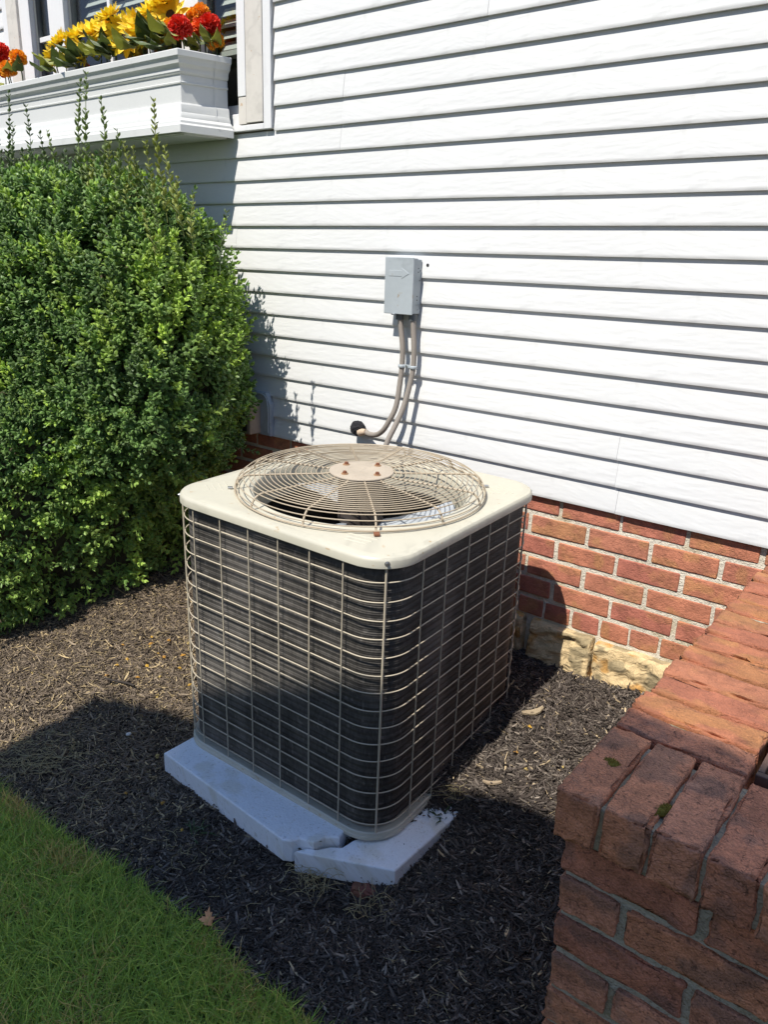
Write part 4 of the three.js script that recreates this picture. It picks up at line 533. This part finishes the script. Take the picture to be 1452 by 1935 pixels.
/* ---------- mulch chips, litter ---------- */
{
  seed = 4242;
  const chip = (l, w, h, s) => { seed = s; const g = new THREE.BoxGeometry(l, h, w, 4, 1, 1), a = g.attributes.position; for (let i = 0; i < a.count; i++) { const x = a.getX(i), t = x / l * 2, k = 1 - 0.55 * t * t; a.setXYZ(i, x, a.getY(i) + 0.10 * l * t * t * (s % 2 ? 1 : -0.6), a.getZ(i) * k + 0.12 * w * Math.sin(t * 3 + s)); } g.computeVertexNormals(); return g.toNonIndexed(); };
  const cm = mat(C(1, 1, 1), 0.95, { specularIntensity: 0.4 });
  const kinds = [[chip(0.036, 0.0050, 0.0022, 1), 26000, 1], [chip(0.023, 0.0036, 0.002, 2), 60000, 1], [chip(0.048, 0.0024, 0.0016, 3), 30000, 0.8], [chip(0.012, 0.0030, 0.0018, 5), 90000, 1]];
  const o = new THREE.Object3D(); seed = 31337;
  kinds.forEach(([g, n], ki) => {
    const small = [0.85, 0.4, 0.5, 0][ki], im = new THREE.InstancedMesh(g, cm, n); im.name = numbered('mulch_chips'); im.userData.kind = 'stuff'; tag(im, 'shredded dark brown wood mulch covering the bed', 'mulch'); im.castShadow = im.receiveShadow = true;
    for (let i = 0; i < n; i++) {
      let x, z; do { x = rr(-2.2, 0.95); z = rr(0.0, 1.6); } while (z > lawnEdge(x) + 0.01 || (x < -0.75 && rnd() < small));
      o.position.set(x, groundY(x, z) + rr(-0.001, 0.008), z); o.rotation.set(rr(-0.45, 0.45), rr(0, 6.283), rr(-0.45, 0.45)); { const b = Math.pow(rnd(), 2.4) * 1.1 + 0.5; o.scale.set(b * rr(0.8, 1.2), rr(0.7, 1.3) * b, b * rr(0.7, 1.3)); } o.updateMatrix(); im.setMatrixAt(i, o.matrix);
      const soil = sstep(-0.3, -0.9, x), k = rr(0.45, 1.5), q = rnd(); let c = q < 0.66 ? [0.070, 0.056, 0.047] : q < 0.88 ? [0.125, 0.104, 0.087] : q < 0.975 ? [0.21, 0.175, 0.14] : [0.40, 0.31, 0.19];
      if (soil > rnd()) c = q < 0.6 ? [0.145, 0.112, 0.082] : q < 0.85 ? [0.22, 0.172, 0.12] : [0.38, 0.29, 0.16];
      im.setColorAt(i, C(c[0] * k, c[1] * k, c[2] * k));
    }
    scene.add(im);
  });
  // loose things on the mulch
  const put = (m, x, z, dy, r) => { m.position.set(x, groundY(x, z) + dy, z); m.rotation.set(...r); return m; };
  const bigChip = chip(0.075, 0.024, 0.007, 7);
  tag(put(mesh('wood_chip', bigChip, mat(C(0.42, 0.33, 0.21), 0.9, { bumpMap: T.grain, bumpScale: 0.002 })), 0.119, 0.342, 0.014, [0.1, 0.9, 0.1]), 'large pale wood chip on the sunlit mulch right of the condenser', 'wood chip');
  tag(put(mesh('wood_chip', chip(0.06, 0.012, 0.006, 9), mat(C(0.34, 0.26, 0.17), 0.9)), 0.16, 0.66, 0.014, [0, 0.5, 0.1]), 'pale wood splinter on the mulch at the shadow edge beside the condenser', 'wood chip');
  tag(put(mesh('twig', tube([[-0.07, 0, 0], [-0.02, 0.006, 0.006], [0.03, 0.004, -0.004], [0.08, 0.01, 0.004]], 0.0042, 20, 6), mat(C(0.035, 0.027, 0.022), 0.9)), -1.30, 0.99, 0.012, [0, 0.25, 0]), 'dark twig lying on the sunlit soil left of the condenser', 'twig');
  tag(put(mesh('twig', tube([[-0.05, 0, 0], [0, 0.004, 0.003], [0.055, 0, 0]], 0.0022, 14, 5), mat(C(0.40, 0.20, 0.11), 0.9)), 0.43, 0.62, 0.012, [0, -0.35, 0]), 'thin reddish twig on the mulch near the brick stoop', 'twig');
  const yl = [leafMat(0.62, 0.36, 0.04), leafMat(0.52, 0.26, 0.035), leafMat(0.55, 0.40, 0.12)], lg = leafGeo(0.024, 0.015, 0.3, 0.3).rotateX(Math.PI / 2 - 0.25); seed = 515;
  const spots = [[-1.443, 0.74], [-1.403, 0.756], [-1.389, 0.787], [-1.336, 0.792], [-1.28, 0.79], [-1.415, 0.913], [-1.413, 0.877], [-1.218, 0.764], [-1.282, 0.931], [-1.686, 1.132], [-1.161, 0.801], [-1.314, 0.859], [-1.399, 0.992], [-1.13, 0.944], [-1.25, 0.70], [-1.05, 0.86], [-1.5, 0.83], [-1.35, 0.71], [-1.2, 0.87]];
  const one = new THREE.Mesh(lg, yl[0]); one.castShadow = one.receiveShadow = true;
  const leafAt = (x, z, label, group) => { const c = one.clone(); c.name = numbered('fallen_leaf'); c.material = pick(yl); scene.add(c); put(c, x, z, 0.010, [rr(-0.4, 0.4), rr(0, 6.28), rr(-0.4, 0.4)]); c.scale.setScalar(rr(0.7, 1.1)); return tag(c, label, 'leaf', group); };
  for (const [x, z] of spots) leafAt(x, z, 'small yellow fallen leaf on the sunlit soil between bush and condenser', 'yellow leaves left of the condenser');
  for (const [x, z] of [[0.13, 0.40], [0.17, 0.52], [0.22, 0.56], [0.31, 0.50], [0.25, 0.40]]) leafAt(x, z, 'small yellow fallen leaf on the sunlit mulch between condenser and stoop', 'yellow leaves right of the condenser');
  for (const [x, z] of [[-0.87, 1.13], [-0.66, 1.27], [-0.52, 1.30], [-0.80, 1.30]]) leafAt(x, z, 'small pale fallen leaf on the shaded mulch in front of the pad', 'leaves in front of the pad');
  { const s = new THREE.Shape(); const half = [[0, 0.036], [0.005, 0.026], [0.009, 0.027], [0.008, 0.017], [0.019, 0.024], [0.018, 0.018], [0.028, 0.016], [0.018, 0.009], [0.021, 0.004], [0.012, 0.003], [0.015, -0.006], [0.004, -0.004]], pts = [...half, ...half.slice().reverse().map(([x, y]) => [-x * 0.9, y * 0.94])].map(([x, y]) => new THREE.Vector2(x, y - 0.01)); s.setFromPoints(pts); const g = new THREE.ShapeGeometry(s).toNonIndexed(), a = g.attributes.position; for (let i = 0; i < a.count; i++) a.setZ(i, 20 * (a.getX(i) ** 2) - 9 * a.getY(i) ** 2 + 0.15 * a.getX(i)); g.computeVertexNormals(); g.rotateX(-Math.PI / 2 + 0.4);
    const t = thing('maple_leaf', 'curled dry tan maple leaf lying at the edge of the lawn', 'leaf', [-0.202, -0.852, 1.462], 2.3); part('blade', g, leafMat(0.72, 0.36, 0.17, { transmission: 0.1 }), t); part('stalk', tube([[0, 0, 0.01], [0.004, 0.004, 0.03], [0.01, 0.002, 0.045]], 0.001, 8, 5), leafMat(0.3, 0.15, 0.08), t); }
  { const m = mesh('pebble', new THREE.IcosahedronGeometry(0.008, 2).scale(1.2, 0.7, 1), mat(C(0.55, 0.54, 0.5), 0.9)); put(m, -1.02, 1.14, 0.01, [0, 1, 0]); tag(m, 'small white pebble on the shaded mulch left of the pad', 'pebble'); }
  // tufts of dead grass
  const straw = (n, R, len, s, flat) => { seed = s; const l = []; for (let i = 0; i < n; i++) { const a = rr(0, 6.283), d = R * Math.sqrt(rnd()), L = len * rr(0.5, 1.2), b = rr(0, 6.283), up2 = flat ? rr(0.05, 0.3) : rr(0.3, 0.9); const p = [0, 0.35, 0.7, 1].map((t) => [Math.cos(a) * d + Math.cos(b + t * rr(-0.5, 0.9)) * L * t, L * up2 * Math.sin(t * 2.4) + 0.002, Math.sin(a) * d + Math.sin(b + t * rr(-0.5, 0.9)) * L * t]); l.push(tube(p, 0.0008, 7, 3)); } return merged(l); };
  const sm = mat(C(0.40, 0.33, 0.17), 0.9), tuft = (g, x, z, lab) => { const m = mesh('dry_grass_tuft', g, sm); put(m, x, z, 0.004, [0, 0, 0]); tag(m, lab, 'dry grass'); };
  tuft(straw(46, 0.05, 0.08, 61, false), -0.10, 1.175, 'tangled pale dry grass at the foot of the broken pad corner'); tuft(straw(24, 0.04, 0.07, 62, false), 0.08, 1.13, 'thin dry grass stems beside the brick chip under the pad'); tuft(straw(34, 0.05, 0.07, 64, true), 0.06, 0.71, 'dry yellow grass at the right foot of the condenser'); tuft(straw(150, 0.13, 0.06, 65, true), -1.20, 1.36, 'flat mat of tan dry grass on the soil beside the lawn edge'); tuft(straw(26, 0.16, 0.06, 81, true), -0.28, 1.40, 'few pale grass stems strewn on the black mulch left of the dry leaf'); tuft(straw(26, 0.14, 0.06, 82, true), 0.35, 1.20, 'few pale grass stems strewn on the shaded mulch before the stoop'); tuft(straw(22, 0.16, 0.05, 83, true), -0.95, 1.28, 'few tan grass stems on the shaded mulch left of the pad'); tuft(straw(30, 0.09, 0.055, 67, true), -0.45, 1.32, 'scattered dry grass blades on the shaded mulch before the pad');
  const weed = (x, z, s, n, len, lab) => { seed = s; const l = []; for (let i = 0; i < n; i++) { const b = rr(0, 6.283), L = len * rr(0.6, 1.2); l.push(leafGeo(L, 0.006, 0.2, 0.5).rotateX(rr(0.2, 1.1)).rotateY(b).translate(rr(-0.02, 0.02), 0, rr(-0.02, 0.02))); } const m = mesh('weed', merged(l), leafMat(0.05, 0.085, 0.025)); put(m, x, z, 0.002, [0, 0, 0]); tag(m, lab, 'weed'); };
  weed(-0.145, 1.11, 71, 30, 0.014, 'small green weed growing in the crack of the pad'); scene.children[scene.children.length - 1].position.y = -0.79; weed(-0.48, 1.28, 72, 12, 0.05, 'tiny green weed in the shaded mulch in front of the pad'); weed(0.07, 0.80, 73, 22, 0.04, 'green weed between the condenser and the right end of the pad');
}
/* ---------- lawn blades ---------- */
{
  const blade = (l, w, bend, s) => { const P = [], n = 4, at = (t, u) => [u * w / 2 * (1 - t * t * 0.9), l * t * (1 - bend * 0.35 * t), l * bend * t * t]; for (let i = 0; i < n; i++) { const a = i / n, b = (i + 1) / n; P.push(...at(a, -1), ...at(a, 1), ...at(b, 1)); if (i < n - 1) P.push(...at(a, -1), ...at(b, 1), ...at(b, -1)); else P.push(...at(a, -1), ...at(b, 1), ...at(b, -1)); } return fromTris(P); };
  const gm = leafMat(1, 1, 1, { transmission: 0.3 }), o = new THREE.Object3D(); seed = 2024;
  [[blade(0.050, 0.0030, 0.5), 50000], [blade(0.066, 0.0028, 0.95), 34000], [blade(0.036, 0.0032, 0.3), 40000]].forEach(([g, n]) => {
    const im = new THREE.InstancedMesh(g, gm, n); im.name = numbered('grass'); im.userData.kind = 'stuff'; tag(im, 'green lawn grass with straw coloured blades along its edge', 'grass'); im.castShadow = im.receiveShadow = true;
    for (let i = 0; i < n; i++) {
      const x = rr(-1.9, 0.75), e = lawnEdge(x), z = e - 0.012 + Math.pow(rnd(), 1.25) * 0.85, de = z - e;
      o.position.set(x, -0.895 + 0.008 * rnd(), z); const fl = rr(0, 1) < 0.35; o.rotation.set(rr(-0.6, 0.6) + (fl ? rr(-0.6, 0.6) : 0), rr(0, 6.283), rr(-0.6, 0.6), 'YXZ'); const k = rr(0.6, 1.25) * (de < 0.04 ? 0.8 : 1); o.scale.set(rr(0.7, 1.3), k, k); o.updateMatrix(); im.setMatrixAt(i, o.matrix);
      const dry = (N1.fbm(x * 6 + 60, z * 6 + 60, 4096, 4096, 3) - 0.46) * 2.4 + (de < 0.08 ? 0.34 : 0), q = rnd(), b = rr(0.7, 1.35);
      const c = q < dry * 0.8 ? [0.66, 0.48, 0.14] : q < 0.32 ? [0.56, 0.62, 0.10] : [0.31, 0.45, 0.055]; im.setColorAt(i, C(c[0] * b, c[1] * b, c[2] * b));
    }
    scene.add(im);
  });
}
/* ---------- added, unseen roof slab cut to cast the foreground shadow ---------- */
{
  const H = 3.75, k = 1 / 1.55, sh = ([x, z]) => [x - 0.06 * H * k, z + H * k];
  const pts = [[-1.375, 1.62], [-1.27, 1.575], [0.20, 1.155], [0.5, 1.12], [0.72, 1.195], [0.95, 1.215], [3.2, 1.25], [3.2, 3.6], [-1.375, 3.6]].map(sh);  // outline follows the wanted shadow edge, moved up along the sun
  const r = thing('added_shade_roof', 'added roof slab on invented posts, out of view, cut to cast the foreground shadow', 'roof');
  const s = new THREE.Shape(pts.map(([x, z]) => new THREE.Vector2(x, -z))); part('shade_slab', new THREE.ExtrudeGeometry(s, { depth: 0.04, bevelEnabled: false }).rotateX(-Math.PI / 2).translate(0, H - 0.02, 0), M.trimWhite, r);
  for (const x of [-1.2, 2.8]) part('added_post', new THREE.CylinderGeometry(0.07, 0.08, H + 0.86, 20).translate(x, (H - 0.96) / 2, 5.8), M.trimWhite, r);
}
renderer.render(scene, camera);
